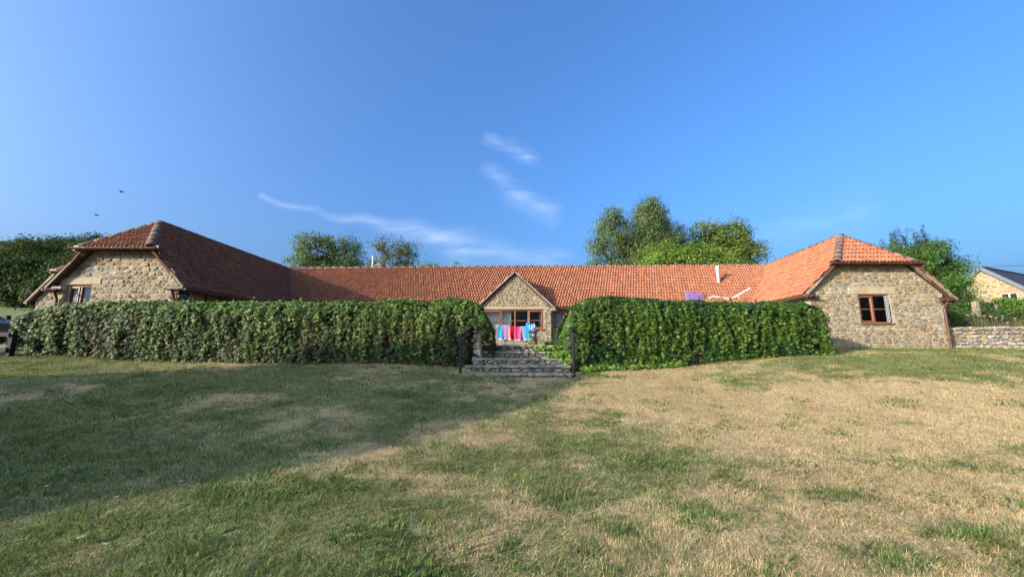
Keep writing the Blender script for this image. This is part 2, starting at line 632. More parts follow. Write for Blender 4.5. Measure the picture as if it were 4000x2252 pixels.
def make_turf():
    N = 800000
    y = 2.2 + (13.4 - 2.2) * rng.random(N)
    x = (rng.random(N) * 2 - 1) * (1.36 * y + 0.8)
    k = in_lawn(x, y) & (x > -19)
    x, y = x[k], y[k]
    z = gz(x, y)
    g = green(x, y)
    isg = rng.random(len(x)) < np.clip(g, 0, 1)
    n = len(x)
    clump = fbm(x * 5, y * 5, 31, 3)
    L = np.where(isg, 0.026 + 0.040 * rng.random(n), 0.020 + 0.036 * rng.random(n)) * (0.40 + 1.2 * clump)
    W = np.where(isg, 0.0046, 0.0038) * (0.7 + 0.6 * rng.random(n)) * (0.8 + y * 0.085)
    th = rng.random(n) * 6.283
    comb = fbm(x * 0.9, y * 0.9, 33, 2) * 12
    th = np.where(rng.random(n) < 0.5, th, comb + rng.normal(0, 0.6, n))
    lean = np.where(isg, 0.35 + 0.8 * rng.random(n), 0.6 + 0.8 * rng.random(n))
    dx, dy = np.cos(th), np.sin(th)
    sl, cl = np.sin(lean), np.cos(lean)
    side = np.stack([-dy, dx, np.zeros(n)], 1) * (W / 2)[:, None]
    P = np.stack([x, y, z - 0.003], 1)
    tip = P + np.stack([dx * sl * L, dy * sl * L, cl * L + 0.004], 1)
    V = np.stack([P - side, P + side, tip], 1).reshape(-1, 3)
    F = np.arange(3 * n).reshape(-1, 3)
    v = (0.55 + 0.75 * rng.random(n) + 0.7 * (fbm(x * 9, y * 9, 35, 2) - .5))[:, None]
    hue = rng.normal(0, 1, (n, 3)) * np.array([0.03, 0.018, 0.012])
    cs = STRAW * v + hue
    cg = np.where((rng.random(n) < 0.35)[:, None], np.array([0.17, 0.175, 0.06]), GREEN * 1.0) * v + hue * 0.25
    col = np.clip(np.where(isg[:, None], cg, cs), 0.005, 1)
    # longer weeds and tussocks
    vv, ff, cc = [V], [F], [col]
    off = len(V)
    spots = []
    for _ in range(520):
        yy = 2.3 + 8.0 * rng.random() ** 1.3
        xx = (rng.random() * 2 - 1) * (1.33 * yy)
        if in_lawn(np.array([xx]), np.array([yy]))[0] and rng.random() < 0.12 + 0.9 * green(np.array([xx]), np.array([yy]))[0]:
            spots.append((xx, yy, rng.random() ** 1.5))
    for xx, yy, q in spots:
        m = int(20 + 60 * q)
        a = rng.random(m) * 6.283
        rr = rng.random(m) ** 0.6 * (0.10 + 0.30 * q)
        bx, by = xx + np.cos(a) * rr, yy + np.sin(a) * rr * 0.8
        bz = gz(bx, by)
        Lm = (0.03 + 0.05 * rng.random(m)) * (0.7 + 0.7 * q)
        ln = 0.45 + 0.8 * rng.random(m)
        a2 = a + rng.normal(0, 0.9, m)
        wd = 0.004 + 0.004 * rng.random(m)
        s = np.stack([-np.sin(a2), np.cos(a2), 0 * a2], 1) * wd[:, None]
        p0 = np.stack([bx, by, bz], 1)
        d1 = np.stack([np.cos(a2) * np.sin(ln * .6), np.sin(a2) * np.sin(ln * .6), np.cos(ln * .6)], 1)
        d2 = np.stack([np.cos(a2) * np.sin(ln * 1.5), np.sin(a2) * np.sin(ln * 1.5), np.cos(ln * 1.5)], 1)
        p1 = p0 + d1 * (Lm * .55)[:, None]
        p2 = p1 + d2 * (Lm * .45)[:, None]
        vv.append(np.stack([p0 - s, p0 + s, p1 - s * .8, p1 + s * .8, p2], 1).reshape(-1, 3))
        b5 = np.arange(m)[:, None] * 5 + off
        ff.append(np.concatenate([b5 + np.array([0, 1, 3]), b5 + np.array([0, 3, 2]), b5 + np.array([2, 3, 4])]))
        cw = np.array([0.085, 0.140, 0.030]) * (0.6 + 0.8 * rng.random((m, 1)))
        cc.append(np.concatenate([cw, cw, cw]))
        off += 5 * m
    return mesh_np('grass', np.concatenate(vv), np.concatenate(ff), np.concatenate(cc))


turf = link('grass', make_turf(), M_BLADE)
tag(turf, 'short dry grass and green weeds covering the lawn', 'grass', kind='stuff')


# ================================================================== stonework
def clip_poly(poly, px, py, nx, ny):
    """keep the part of a 2D polygon where (p - P).n <= 0"""
    out = []
    m = len(poly)
    for i in range(m):
        a, b = poly[i], poly[(i + 1) % m]
        da = (a[0] - px) * nx + (a[1] - py) * ny
        db = (b[0] - px) * nx + (b[1] - py) * ny
        if da <= 0:
            out.append(a)
        if (da < 0 < db) or (db < 0 < da):
            t = da / (da - db)
            out.append((a[0] + (b[0] - a[0]) * t, a[1] + (b[1] - a[1]) * t))
    return out


def poly_planes(poly):
    """outward half-planes of a convex polygon (any winding)"""
    ar = sum(poly[i][0] * poly[(i + 1) % len(poly)][1] - poly[(i + 1) % len(poly)][0] * poly[i][1] for i in range(len(poly)))
    s = 1 if ar > 0 else -1
    pl = []
    for i in range(len(poly)):
        a, b = poly[i], poly[(i + 1) % len(poly)]
        dx, dy = b[0] - a[0], b[1] - a[1]
        L = math.hypot(dx, dy)
        if L < 1e-6:
            continue
        pl.append((a[0], a[1], s * dy / L, -s * dx / L))
    return pl


PAL = [(0.239, 0.181, 0.097), (0.260, 0.214, 0.134), (0.227, 0.147, 0.059), (0.189, 0.151, 0.101), (0.252, 0.223, 0.164),
       (0.227, 0.172, 0.101), (0.202, 0.134, 0.067), (0.273, 0.231, 0.160)]


def stones_in(poly, holes, size, rnd, aspect=1.7, gap=0.012):
    """irregular rubble cells covering a convex polygon, skipping rectangular holes; list of 2D polygons"""
    us = [p[0] for p in poly]
    vs_ = [p[1] for p in poly]
    u0, u1, v0, v1 = min(us), max(us), min(vs_), max(vs_)
    ch = size
    pts = []
    v = v0 - ch * 0.5
    while v < v1 + ch:
        hh = ch * rnd.uniform(0.6, 1.35)
        u = u0 - ch * rnd.uniform(0, 2)
        while u < u1 + ch * 2:
            ww = ch * aspect * rnd.uniform(0.45, 1.7)
            pts.append((u + ww / 2, v + hh * rnd.uniform(0.3, 0.7)))
            if rnd.random() < 0.12:
                pts.append((u + ww * 0.9, v + hh * rnd.uniform(0, 0.25)))
            u += ww
        v += hh
    S = np.array(pts)
    planes = poly_planes(poly)
    out = []
    for i, (a, b) in enumerate(pts):
        if not (u0 - ch < a < u1 + ch and v0 - ch < b < v1 + ch):
            continue
        if any(h[0] - .02 < a < h[1] + .02 and h[2] - .02 < b < h[3] + .02 for h in holes):
            continue
        d2 = ((S[:, 0] - a) / aspect) ** 2 + (S[:, 1] - b) ** 2
        near = np.argsort(d2)[1:14]
        R_ = ch * 3
        cell = [(a - R_, b - R_), (a + R_, b - R_), (a + R_, b + R_), (a - R_, b + R_)]
        for j in near:
            qx, qy = S[j]
            nx = (qx - a) / aspect ** 2
            ny = qy - b
            L = math.hypot(nx, ny)
            if L < 1e-6:
                continue
            cell = clip_poly(cell, (a + qx) / 2, (b + qy) / 2, nx / L, ny / L)
            if len(cell) < 3:
                break
        if len(cell) < 3:
            continue
        for p in planes:
            cell = clip_poly(cell, *p)
            if len(cell) < 3:
                break
        if len(cell) < 3:
            continue
        for h in holes:
            cand = [(h[0] - a, (h[0], 0, 1, 0)), (a - h[1], (h[1], 0, -1, 0)), (h[2] - b, (0, h[2], 0, 1)), (b - h[3], (0, h[3], 0, -1))]
            dd, pl = max(cand, key=lambda t: t[0])
            cell = clip_poly(cell, *pl)
            if len(cell) < 3:
                break
        if len(cell) < 3:
            continue
        cx = sum(p[0] for p in cell) / len(cell)
        cy = sum(p[1] for p in cell) / len(cell)
        # inset towards the middle, soften the corners
        ins = []
        for p in cell:
            r_ = math.hypot(p[0] - cx, p[1] - cy)
            k = max(0.3, 1 - gap * 1.5 / max(r_, 1e-4))
            ins.append((cx + (p[0] - cx) * k, cy + (p[1] - cy) * k))
        ch2 = []
        m = len(ins)
        for q in range(m):
            A, B = ins[q], ins[(q + 1) % m]
            for t in (0.13, 0.87):
                jx, jy = rnd.uniform(-1, 1) * gap * .35, rnd.uniform(-1, 1) * gap * .35
                ch2.append((A[0] + (B[0] - A[0]) * t + jx, A[1] + (B[1] - A[1]) * t + jy))
        area = abs(sum(ch2[q][0] * ch2[(q + 1) % len(ch2)][1] - ch2[(q + 1) % len(ch2)][0] * ch2[q][1] for q in range(len(ch2)))) / 2
        if area < size * size * 0.12:
            continue
        out.append((ch2, (cx, cy), area))
    return out


class Stones:
    """all the stones of one thing: the ones that show largest become objects, the rest one joined mesh"""

    def __init__(self, limit=290):
        self.items = []
        self.limit = limit

    def wall(self, poly, holes, O, U, V, N, size, seed, parent, h=(0.012, 0.032), aspect=1.7, gap=0.012, pal=PAL, visible=None):
        rnd = random.Random(seed)
        O, U, V, N = Vector(O), Vector(U), Vector(V), Vector(N)
        for ring, (cx, cy), area in stones_in(poly, holes, size, rnd, aspect, gap):
            hh = rnd.uniform(*h)
            tx, ty = rnd.uniform(-.12, .12), rnd.uniform(-.12, .12)
            k = rnd.uniform(0.80, 0.92)
            vs_ = [O + U * p[0] + V * p[1] - N * 0.004 for p in ring]
            for p in ring:
                dx, dy = (p[0] - cx) * k, (p[1] - cy) * k
                vs_.append(O + U * (cx + dx) + V * (cy + dy) + N * (hh * rnd.uniform(.55, 1.15) + dx * tx + dy * ty))
            vs_.append(O + U * cx + V * cy + N * hh * 1.08)
            n = len(ring)
            fs = []
            for i in range(n):
                j = (i + 1) % n
                fs.append((i, j, n + j, n + i))
                fs.append((n + i, n + j, 2 * n))
            c = rnd.choice(pal)
            b = rnd.uniform(0.68, 1.22)
            col = tuple(min(1, x * b) for x in c)
            p3 = O + U * cx + V * cy
            vis = 1.0 if visible is None or visible(cx, cy) else 0.0
            score = vis * area / max(1.0, (p3 - Vector(cam.location)).length_squared)
            self.items.append((score, vs_, fs, col, parent))

    def build(self, mat, root, rest_name='rubble'):
        self.items.sort(key=lambda t: -t[0])
        rest = MB()
        for i, (sc, vs_, fs, col, parent) in enumerate(self.items):
            if i < self.limit and sc > 0:
                b = MB().add(vs_, fs, col)
                me = bpy.data.meshes.new('stone')
                me.from_pydata([tuple(p) for p in b.v], [], b.f)
                set_col(me, np.array(b.c, np.float32))
                link('stone', me, mat, parent)
            else:
                rest.add(vs_, fs, col)
        if rest.v:
            me = bpy.data.meshes.new(rest_name)
            me.from_pydata([tuple(p) for p in rest.v], [], rest.f)
            set_col(me, np.array(rest.c, np.float32))
            o = link(rest_name, me, mat, root)
            o['kind'] = 'stuff'


def wall_part(name, poly, holes, O, U, V, N, thick, mat, parent):
    """a wall slab with rectangular openings"""
    O, U, V, N = Vector(O), Vector(U), Vector(V), Vector(N)
    pieces = [poly]
    for h in holes:
        new = []
        for pc in pieces:
            a = clip_poly(pc, h[0], 0, 1, 0)
            b = clip_poly(pc, h[1], 0, -1, 0)
            m = clip_poly(clip_poly(pc, h[0], 0, -1, 0), h[1], 0, 1, 0)
            c = clip_poly(m, 0, h[2], 0, 1) if len(m) > 2 else []
            d = clip_poly(m, 0, h[3], 0, -1) if len(m) > 2 else []
            new += [x for x in (a, b, c, d) if len(x) > 2]
        pieces = new
    mb = MB()

    def P(u, v, w):
        return O + U * u + V * v + N * w
    for pc in pieces:
        n = len(pc)
        mb.add([P(*p, 0) for p in pc], [tuple(range(n))])
        mb.add([P(*p, -thick) for p in pc], [tuple(range(n - 1, -1, -1))])
    n = len(poly)
    for i in range(n):
        a, b = poly[i], poly[(i + 1) % n]
        mb.add([P(*a, 0), P(*b, 0), P(*b, -thick), P(*a, -thick)], [(0, 1, 2, 3)])
    for h in holes:
        r_ = [(h[0], h[2]), (h[1], h[2]), (h[1], h[3]), (h[0], h[3])]
        for i in range(4):
            a, b = r_[i], r_[(i + 1) % 4]
            mb.add([P(*a, 0), P(*b, 0), P(*b, -thick), P(*a, -thick)], [(0, 1, 2, 3)])
    return mb.build(name, mat, parent)


# ================================================================== tiled roofs
TW, TH = 0.130, 0.262
_tu = [0.0, 0.18, 0.36, 0.52, 0.66, 0.80, 0.92, 1.0]
_tw = [0.012, 0.000, 0.002, 0.022, 0.050, 0.052, 0.030, 0.012]


def tile_template():
    v = []
    for row, (vv, lift) in enumerate(((-0.035, 0.0), (-0.035, 0.030), (TH + 0.012, 0.0))):
        for u, w in zip(_tu, _tw):
            v.append((u * TW * 1.02, vv, w + lift))
    k = len(_tu)
    f = []
    for r_ in range(2):
        for i in range(k - 1):
            f.append((r_ * k + i, r_ * k + i + 1, (r_ + 1) * k + i + 1, (r_ + 1) * k + i))
    return np.array(v), np.array(f)


T_V, T_F = tile_template()
TILE_PAL = [(0.293, 0.102, 0.047), (0.315, 0.114, 0.053), (0.257, 0.084, 0.041), (0.306, 0.109, 0.046), (0.270, 0.094, 0.049), (0.225, 0.084, 0.047)]
TILE_MESH = []
for _c in TILE_PAL:
    _m = mesh_np('tile', T_V, T_F, np.tile(np.array(_c), (len(T_F), 1)), smooth=True)
    _m.materials.append(M_TILE)
    TILE_MESH.append(_m)


def cam_v(p):
    """picture height (0 top .. 1 bottom) of a point: used only to rank what shows"""
    d = Vector(p) - Vector((0, 0, EYE))
    c, s = math.cos(PITCH), math.sin(PITCH)
    dep = c * d.y + s * d.z
    return 0.5 - (-s * d.y + c * d.z) / max(dep, 0.1) * 1502 / 2252


class Roofs:
    def __init__(self, limit=290):
        self.cand, self.rest, self.limit = [], [], limit

    def slope(self, corners, parent_root, seed, name='roof', individual=True, pal_shift=1.0, tiles=True, thick=0.07):
        """corners: eave start, eave end, then the rest counter-clockwise seen from outside"""
        P = [Vector(c) for c in corners]
        U = (P[1] - P[0]).normalized()
        N = U.cross(P[2] - P[0]).normalized()
        if N.z < 0:
            N = -N
        V = N.cross(U).normalized()
        if V.z < 0:
            V = -V
        slab = MB().prism([p - N * 0.012 for p in P], -N * thick)
        roof = slab.build(name, M_UNDER, parent_root)
        if not tiles:
            return roof
        poly = [((p - P[0]).dot(U), (p - P[0]).dot(V)) for p in P]
        pl = poly_planes(poly)
        us = [p[0] for p in poly]
        vs_ = [p[1] for p in poly]
        rnd = random.Random(seed)
        sel = []
        r_ = 0
        v = 0.0
        while v < max(vs_):
            u = min(us) - TW + (TW / 2 if r_ % 2 else 0)
            while u < max(us):
                cs = [(u, v - .03), (u + TW, v - .03), (u + TW, v + TH), (u, v + TH)]
                ds = [max((c[0] - a) * nx + (c[1] - b) * ny for (a, b, nx, ny) in pl) for c in cs]
                if min(ds) < 0:
                    o = P[0] + U * u + V * v + N * 0.002
                    jit = rnd.uniform(-0.007, 0.007)
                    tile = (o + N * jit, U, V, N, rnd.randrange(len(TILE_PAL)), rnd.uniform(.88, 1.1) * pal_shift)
                    inner = max(ds) < 0.035
                    to = o - Vector(cam.location)
                    face = -N.dot(to.normalized())
                    sc = face / to.length_squared if (inner and individual and face > 0.02 and cam_v(o) < 0.522) else 0
                    sel.append((sc, tile, roof))
                u += TW
            v += TH
            r_ += 1
        self.cand.append((sel, P, U, V, N, pl))
        return roof

    def build(self, root):
        allc = sorted((s[0] for sel in self.cand for s in sel[0]), reverse=True)
        cut = allc[min(self.limit, len(allc) - 1)] if allc else 0
        import bmesh
        big_v, big_f, big_c = [], [], []
        off = 0
        for sel, P, U, V, N, pl in self.cand:
            tv, tf, tcl = [], [], []
            o2 = 0
            for sc, (o, U_, V_, N_, ci, br), roof in sel:
                if sc > cut:
                    M = Matrix.Identity(4)
                    M.col[0][:3], M.col[1][:3], M.col[2][:3], M.col[3][:3] = U_, V_, N_, o
                    link('tile', TILE_MESH[ci], M_TILE, roof, M)
                else:
                    B = np.array([list(U_), list(V_), list(N_)])
                    tv.append(T_V @ B + np.array(o))
                    tf.append(T_F + o2)
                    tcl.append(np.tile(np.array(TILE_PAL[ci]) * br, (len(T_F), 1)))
                    o2 += len(T_V)
            if not tv:
                continue
            me = mesh_np('tmp', np.concatenate(tv), np.concatenate(tf), np.concatenate(tcl))
            bm = bmesh.new()
            bm.from_mesh(me)
            for a, b, nx, ny in pl[1:]:
                pco = P[0] + U * a + V * b
                no = U * nx + V * ny
                bmesh.ops.bisect_plane(bm, geom=list(bm.verts) + list(bm.edges) + list(bm.faces), plane_co=pco,
                                       plane_no=no, clear_outer=True)
            lay = bm.faces.layers.float_color['Col']
            bm.verts.index_update()
            big_v += [tuple(v.co) for v in bm.verts]
            for f in bm.faces:
                big_f.append(tuple(v.index + off for v in f.verts))
                big_c.append(tuple(f[lay])[:3])
            off += len(bm.verts)
            bm.free()
            bpy.data.meshes.remove(me)
        if big_v:
            me = bpy.data.meshes.new('roof_tiles')
            me.from_pydata(big_v, [], big_f)
            me.polygons.foreach_set('use_smooth', np.ones(len(me.polygons), bool))
            set_col(me, np.array(big_c, np.float32))
            o = link('roof_tiles', me, M_TILE, root)
            o['kind'] = 'stuff'


RIDGE_PAL = [(0.120, 0.068, 0.050), (0.100, 0.060, 0.046), (0.136, 0.074, 0.051), (0.112, 0.074, 0.056)]


def ridge_caps(A, B, parent, seed, rad=0.125, step=0.42, drop=0.03):
    A, B = Vector(A), Vector(B)
    d = (B - A)
    L = d.length
    d.normalize()
    side = d.cross(Vector((0, 0, 1))).normalized()
    up = side.cross(d).normalized()
    rnd = random.Random(seed)
    n = max(1, round(L / step))
    st = L / n
    for i in range(n):
        mb = MB()
        a = A + d * (st * i - 0.01)
        b = A + d * (st * (i + 1) + 0.03)
        vs_ = []
        j = rnd.uniform(-.008, .008)
        for q, (p, r_) in enumerate(((a, rad * 1.03), (b, rad * 0.98))):
            for k in range(9):
                t = math.pi * (k / 8) * 1.1 - 0.05 * math.pi
                vs_.append(p + side * (math.cos(t) * r_) + up * (math.sin(t) * r_ * 0.8 - drop + j))
        for q, (p, r_) in enumerate(((a, rad * 1.03 - .02), (b, rad * 0.98 - .02))):
            for k in range(9):
                t = math.pi * (k / 8) * 1.1 - 0.05 * math.pi
                vs_.append(p + side * (math.cos(t) * r_) + up * (math.sin(t) * r_ * 0.8 - drop + j))
        fs = [(k, k + 1, 9 + k + 1, 9 + k) for k in range(8)]
        fs += [(k, 18 + k, 18 + k + 1, k + 1) for k in range(8)]
        fs += [(9 + k, 9 + k + 1, 27 + k + 1, 27 + k) for k in range(8)]
        c = rnd.choice(RIDGE_PAL)
        mb.add(vs_, fs, tuple(x * rnd.uniform(.85, 1.2) for x in c))
        mb.build('ridge_tile', M_RIDGE, parent, smooth=True)


def gutter(A, B, out, parent, rad=0.06, clips=1.0):
    """half-round gutter with clips, out: the way it faces"""
    A, B, out = Vector(A), Vector(B), Vector(out).normalized()
    mb = MB()
    d = (B - A).normalized()
    up = Vector((0, 0, 1))
    for r_, flip in ((rad, False), (rad - 0.008, True)):
        vs_ = []
        for p in (A, B):
            for k in range(9):
                t = math.pi + math.pi * k / 8
                vs_.append(p + out * (math.cos(t) * r_) + up * (math.sin(t) * r_))
        mb.add(vs_, [(k, k + 1, 9 + k + 1, 9 + k) for k in range(8)])
    for p in (A, B):
        mb.add([p + out * (math.cos(math.pi + math.pi * k / 8) * rad) + up * (math.sin(math.pi + math.pi * k / 8) * rad) for k in range(9)],
               [tuple(range(9))])
    mb.box((A + B) / 2 - out * (rad + 0.012), ((B - A).length, 0.02, 0.16), Matrix((d, up.cross(d), up)).transposed())
    g = mb.build('gutter', M_GUTTER, parent)
    L = (B - A).length
    n = max(2, int(L / clips))
    for i in range(n):
        p = A + d * (L * (i + 0.5) / n)
        cb = MB()
        vs_ = []
        for q in (-0.012, 0.012):
            for k in range(9):
                t = math.pi + math.pi * k / 8
                vs_.append(p + d * q + out * (math.cos(t) * (rad + .006)) + up * (math.sin(t) * (rad + .006)))
        cb.add(vs_, [(k, k + 1, 9 + k + 1, 9 + k) for k in range(8)])
        cb.build('gutter_clip', M_CLIP, g)
    return g


def downpipe(pts, parent, rad=0.035):
    mb = MB().tube(pts, rad, 10)
    for f in (0.25, 0.75):
        a, b = Vector(pts[-2]), Vector(pts[-1])
        p = a + (b - a) * f
        mb.tube([p - Vector((0, 0, .02)), p + Vector((0, 0, .02))], rad * 1.35, 10)
    return mb.build('downpipe', M_GUTTER, parent, smooth=False)


def verge(A, B, parent, w=0.10, h=0.07, out=(0, -1, 0), seed=1):
    """bedded mortar along a raking roof edge, a little uneven"""
    A, B, out = Vector(A), Vector(B), Vector(out)
    d = (B - A).normalized()
    up = d.cross(out)
    if up.z < 0:
        up = -up
    rnd = random.Random(seed)
    n = max(2, int((B - A).length / 0.16))
    L = (B - A).length
    mb = MB()
    for i in range(n):
        a = A + d * (L * i / n)
        b = A + d * (L * (i + 1) / n - 0.004)
        mb.bar(a + out * rnd.uniform(0, .012) - up * rnd.uniform(0, .01), b + out * rnd.uniform(0, .012) - up * rnd.uniform(0, .01),
               w, h * rnd.uniform(.85, 1.1), up=up)
    return mb.build('verge', M_VERGE, parent)


def window(root, O, U, N, w, h, splits, bar_h=0.5, recess=0.07, casements=(), sill=True, frame=0.055, name='window'):
    """timber window in an opening: O is the lower left corner on the wall face; splits are inner mullion positions"""
    O, U, N = Vector(O), Vector(U).normalized(), Vector(N).normalized()
    up = Vector((0, 0, 1))
    rot = Matrix((U, -N, up)).transposed()

    def P(u, v, d):
        return O + U * u + up * v - N * d
    f = MB()
    dep = 0.07
    c = recess + dep / 2
    f.box(P(w / 2, frame / 2, c), (w, dep, frame), rot, bevel=.006)
    f.box(P(w / 2, h - frame / 2, c), (w, dep, frame), rot, bevel=.006)
    f.box(P(frame / 2, h / 2, c), (frame, dep, h - 2 * frame), rot, bevel=.006)
    f.box(P(w - frame / 2, h / 2, c), (frame, dep, h - 2 * frame), rot, bevel=.006)
    for s in splits:
        f.box(P(s, h / 2, c), (frame, dep - .004, h - 2 * frame), rot, bevel=.006)
    win = f.build(name, M_FRAME, root)
    xs = [frame] + [q for s in splits for q in (s - frame / 2, s + frame / 2)] + [w - frame]
    for i in range(len(xs) // 2):
        a, b = xs[2 * i], xs[2 * i + 1]
        lo, hi = frame, h - frame
        if i in casements:
            m = MB()
            t = 0.042
            cc = c - 0.018
            m.box(P((a + b) / 2, lo + t / 2, cc), (b - a, dep, t), rot, bevel=.006)
            m.box(P((a + b) / 2, hi - t / 2, cc), (b - a, dep, t), rot, bevel=.006)
            m.box(P(a + t / 2, (lo + hi) / 2, cc), (t, dep, hi - lo - 2 * t), rot, bevel=.006)
            m.box(P(b - t / 2, (lo + hi) / 2, cc), (t, dep, hi - lo - 2 * t), rot, bevel=.006)
            m.build('casement', M_FRAME, win)
            a, b, lo, hi = a + t, b - t, lo + t, hi - t
        g = 0.028
        vm = lo + (hi - lo) * bar_h
        MB().box(P((a + b) / 2, vm, c), (b - a, 0.04, g), rot, bevel=.004).build('glazing_bar', M_FRAME, win)
        for (q0, q1) in ((lo, vm - g / 2), (vm + g / 2, hi)):
            MB().add([P(a, q0, c), P(b, q0, c), P(b, q1, c), P(a, q1, c)], [(0, 1, 2, 3)]).build('pane', M_GLASS, win)
    if sill:
        MB().box(P(w / 2, -0.018, recess - 0.055), (w + 0.09, 0.17, 0.035), rot, bevel=.008).build('sill', M_FRAME, win)
    return win


def curtain(O, U, N, w, h, label, group=None, folds=7, amp=0.03, mat=None):
    O, U, N = Vector(O), Vector(U).normalized(), Vector(N).normalized()
    nu, nv = folds * 6, 4
    vs_ = []
    ph = random.random() * 6
    for j in range(nv + 1):
        for i in range(nu + 1):
            u = w * i / nu
            a = amp * math.sin(i / 6 * 6.283 + ph + j * .12) * (0.7 + .3 * math.sin(i * .37))
            vs_.append(O + U * u + Vector((0, 0, h * j / nv)) - N * (0.10 + a))
    fs = [(j * (nu + 1) + i, j * (nu + 1) + i + 1, (j + 1) * (nu + 1) + i + 1, (j + 1) * (nu + 1) + i) for j in range(nv) for i in range(nu)]
    o = MB().add(vs_, fs).build('curtain', mat or M_CLOTH, None, smooth=True)
    return tag(o, label, 'curtain', group)

# ================================================================== the stone farmhouse round its courtyard
house = thing('stone_farmhouse', 'long single storey stone farmhouse with orange pantile roofs and two wings round a courtyard', 'farmhouse', (0, 17, 1.45))
RZ, EV = 6.0, 3.55
R1 = (-12.25, 20.5, RZ)
R2 = (13.35, 19.65, RZ)
MA = (-10.2, 17.75, EV)
MBp = (10.7, 17.05, EV)
AL = (-12.3, 12.9, RZ)
HL0, HL1 = (-13.36, 11.6, 4.78), (-11.24, 11.6, 4.78)
AR = (12.78, 14.45, RZ)
HR0, HR1 = (11.345, 13.15, 4.66), (14.11, 13.15, 4.66)
roofs = Roofs(290)
main_roof = roofs.slope([MA, MBp, R2, R1], house, 1)
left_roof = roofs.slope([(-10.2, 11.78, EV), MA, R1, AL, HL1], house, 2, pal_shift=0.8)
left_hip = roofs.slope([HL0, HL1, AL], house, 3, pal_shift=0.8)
roofs.slope([(-14.4, 23, EV), (-14.4, 11.78, EV), HL0, AL, (-12.3, 23, RZ)], house, 4, individual=False)
right_roof = roofs.slope([MBp, (10.296, 13.36, EV), HR0, AR, R2], house, 5)
right_hip = roofs.slope([HR0, HR1, AR], house, 6)
roofs.slope([(15.5, 13.36, 3.4), (16.55, 23, 3.4), (13.72, 23, RZ), AR, HR1], house, 7, individual=False)
roofs.slope([(13.9, 22.3, EV), (-12, 23.2, EV), R1, R2], house, 8, tiles=False)
# main wall frame
MU = Vector((math.cos(R(-1.9)), math.sin(R(-1.9)), 0))
MN = Vector((MU.y, -MU.x, 0))
MO = Vector((0.14, 17.5, 0))
UP = Vector((0, 0, 1))


def mpt(u, d, z):
    return MO + MU * u + MN * d + UP * z


GZA = 5.14
roofs.slope([mpt(1.74, .31, 3.5), mpt(1.74, -.1, 3.5), mpt(0, -1.85, GZA), mpt(0, .31, GZA)], house, 9, individual=False)
roofs.slope([mpt(-1.74, -.1, 3.5), mpt(-1.74, .31, 3.5), mpt(0, .31, GZA), mpt(0, -1.85, GZA)], house, 10, individual=False)
roofs.build(house)
ridge_caps(R1, R2, main_roof, 1, 0.10)
ridge_caps(AL, R1, left_roof, 2, 0.12)
ridge_caps(Vector(HL0) + Vector((-.03, -.06, 0)), AL, left_hip, 3, 0.11, 0.36)
ridge_caps(Vector(HL1) + Vector((.03, -.06, 0)), AL, left_hip, 4, 0.125, 0.36)
ridge_caps(AR, R2, right_roof, 5, 0.12)
ridge_caps(Vector(HR0) + Vector((-.03, -.06, 0)), AR, right_hip, 6, 0.125, 0.36)
ridge_caps(Vector(HR1) + Vector((.03, -.06, 0)), AR, right_hip, 7, 0.11, 0.36)
ridge_caps(mpt(0, .31, GZA), mpt(0, -1.7, GZA), main_roof, 8, 0.085, 0.36)
for a, b, m in ((MA, R1, M_LEAD), (MBp, R2, M_VERGE)):
    a, b = Vector(a) + Vector((0, 0, .055)), Vector(b) + Vector((0, 0, .04))
    MB().bar(a, b, 0.15, 0.03).build('valley', m, house)
# verges
verge((-10.16, 11.80, 3.50), (-11.27, 11.72, 4.74), house, .10, .06, seed=1)
verge((-14.44, 11.80, 3.50), (-13.33, 11.72, 4.74), house, .15, .06, seed=2)
verge((10.26, 13.36, 3.48), (11.38, 13.26, 4.60), house, .10, .06, seed=3)
verge((15.56, 13.36, 3.33), (14.07, 13.26, 4.60), house, .13, .06, seed=4)
verge(mpt(1.80, .33, 3.44), mpt(.03, .33, GZA - .03), house, .08, .06, MN, seed=5)
verge(mpt(-1.80, .33, 3.44), mpt(-.03, .33, GZA - .03), house, .08, .06, MN, seed=6)
# kneeler stones at the gable feet
for s in (-1, 1):
    MB().box(mpt(s * 1.74, .18, 3.40), (.26, .24, .12), Matrix((MU, -MN, UP)).transposed(), bevel=.02).build('kneeler', M_VERGE, house)

# ---- walls
X3, Z3, YN = Vector((1, 0, 0)), Vector((0, 0, 1)), Vector((0, -1, 0))
st = Stones(295)
lp = [(-14.22, 1.2), (-10.36, 1.2), (-10.36, 3.62), (-11.3, 4.70), (-13.28, 4.70), (-14.22, 3.62)]
lw = (-13.97, -13.17, 2.50, 3.62)
w_left = wall_part('wall', lp, [lw], (0, 11.9, 0), X3, Z3, YN, 0.35, M_MORTAR, house)
st.wall(lp, [(lw[0] - .13, lw[1] + .0, lw[2], lw[3]), (-14.20, -12.88, 3.62, 3.84)], (0, 11.9, 0), X3, Z3, YN, 0.122, 101, w_left,
        visible=lambda u, v: v > 2.85, h=(.006, .026), gap=.011)
rp_ = [(10.5, 1.2), (15.2, 1.2), (15.2, 3.55), (14.05, 4.58), (11.42, 4.58), (10.5, 3.64)]
rw = (12.21, 13.30, 2.52, 3.54)
w_right = wall_part('wall', rp_, [rw], (0, 13.45, 0), X3, Z3, YN, 0.35, M_MORTAR, house)
st.wall(rp_, [rw, (11.88, 13.56, 3.54, 3.80)], (0, 13.45, 0), X3, Z3, YN, 0.115, 102, w_right,
        visible=lambda u, v: v > 1.6 and u > 10.7, h=(.006, .028), gap=.011)
gp = [(-1.62, 1.2), (1.62, 1.2), (1.62, 3.48), (0, 5.02), (-1.62, 3.48)]
mw = (-1.50, 1.28, 2.53, 3.41)
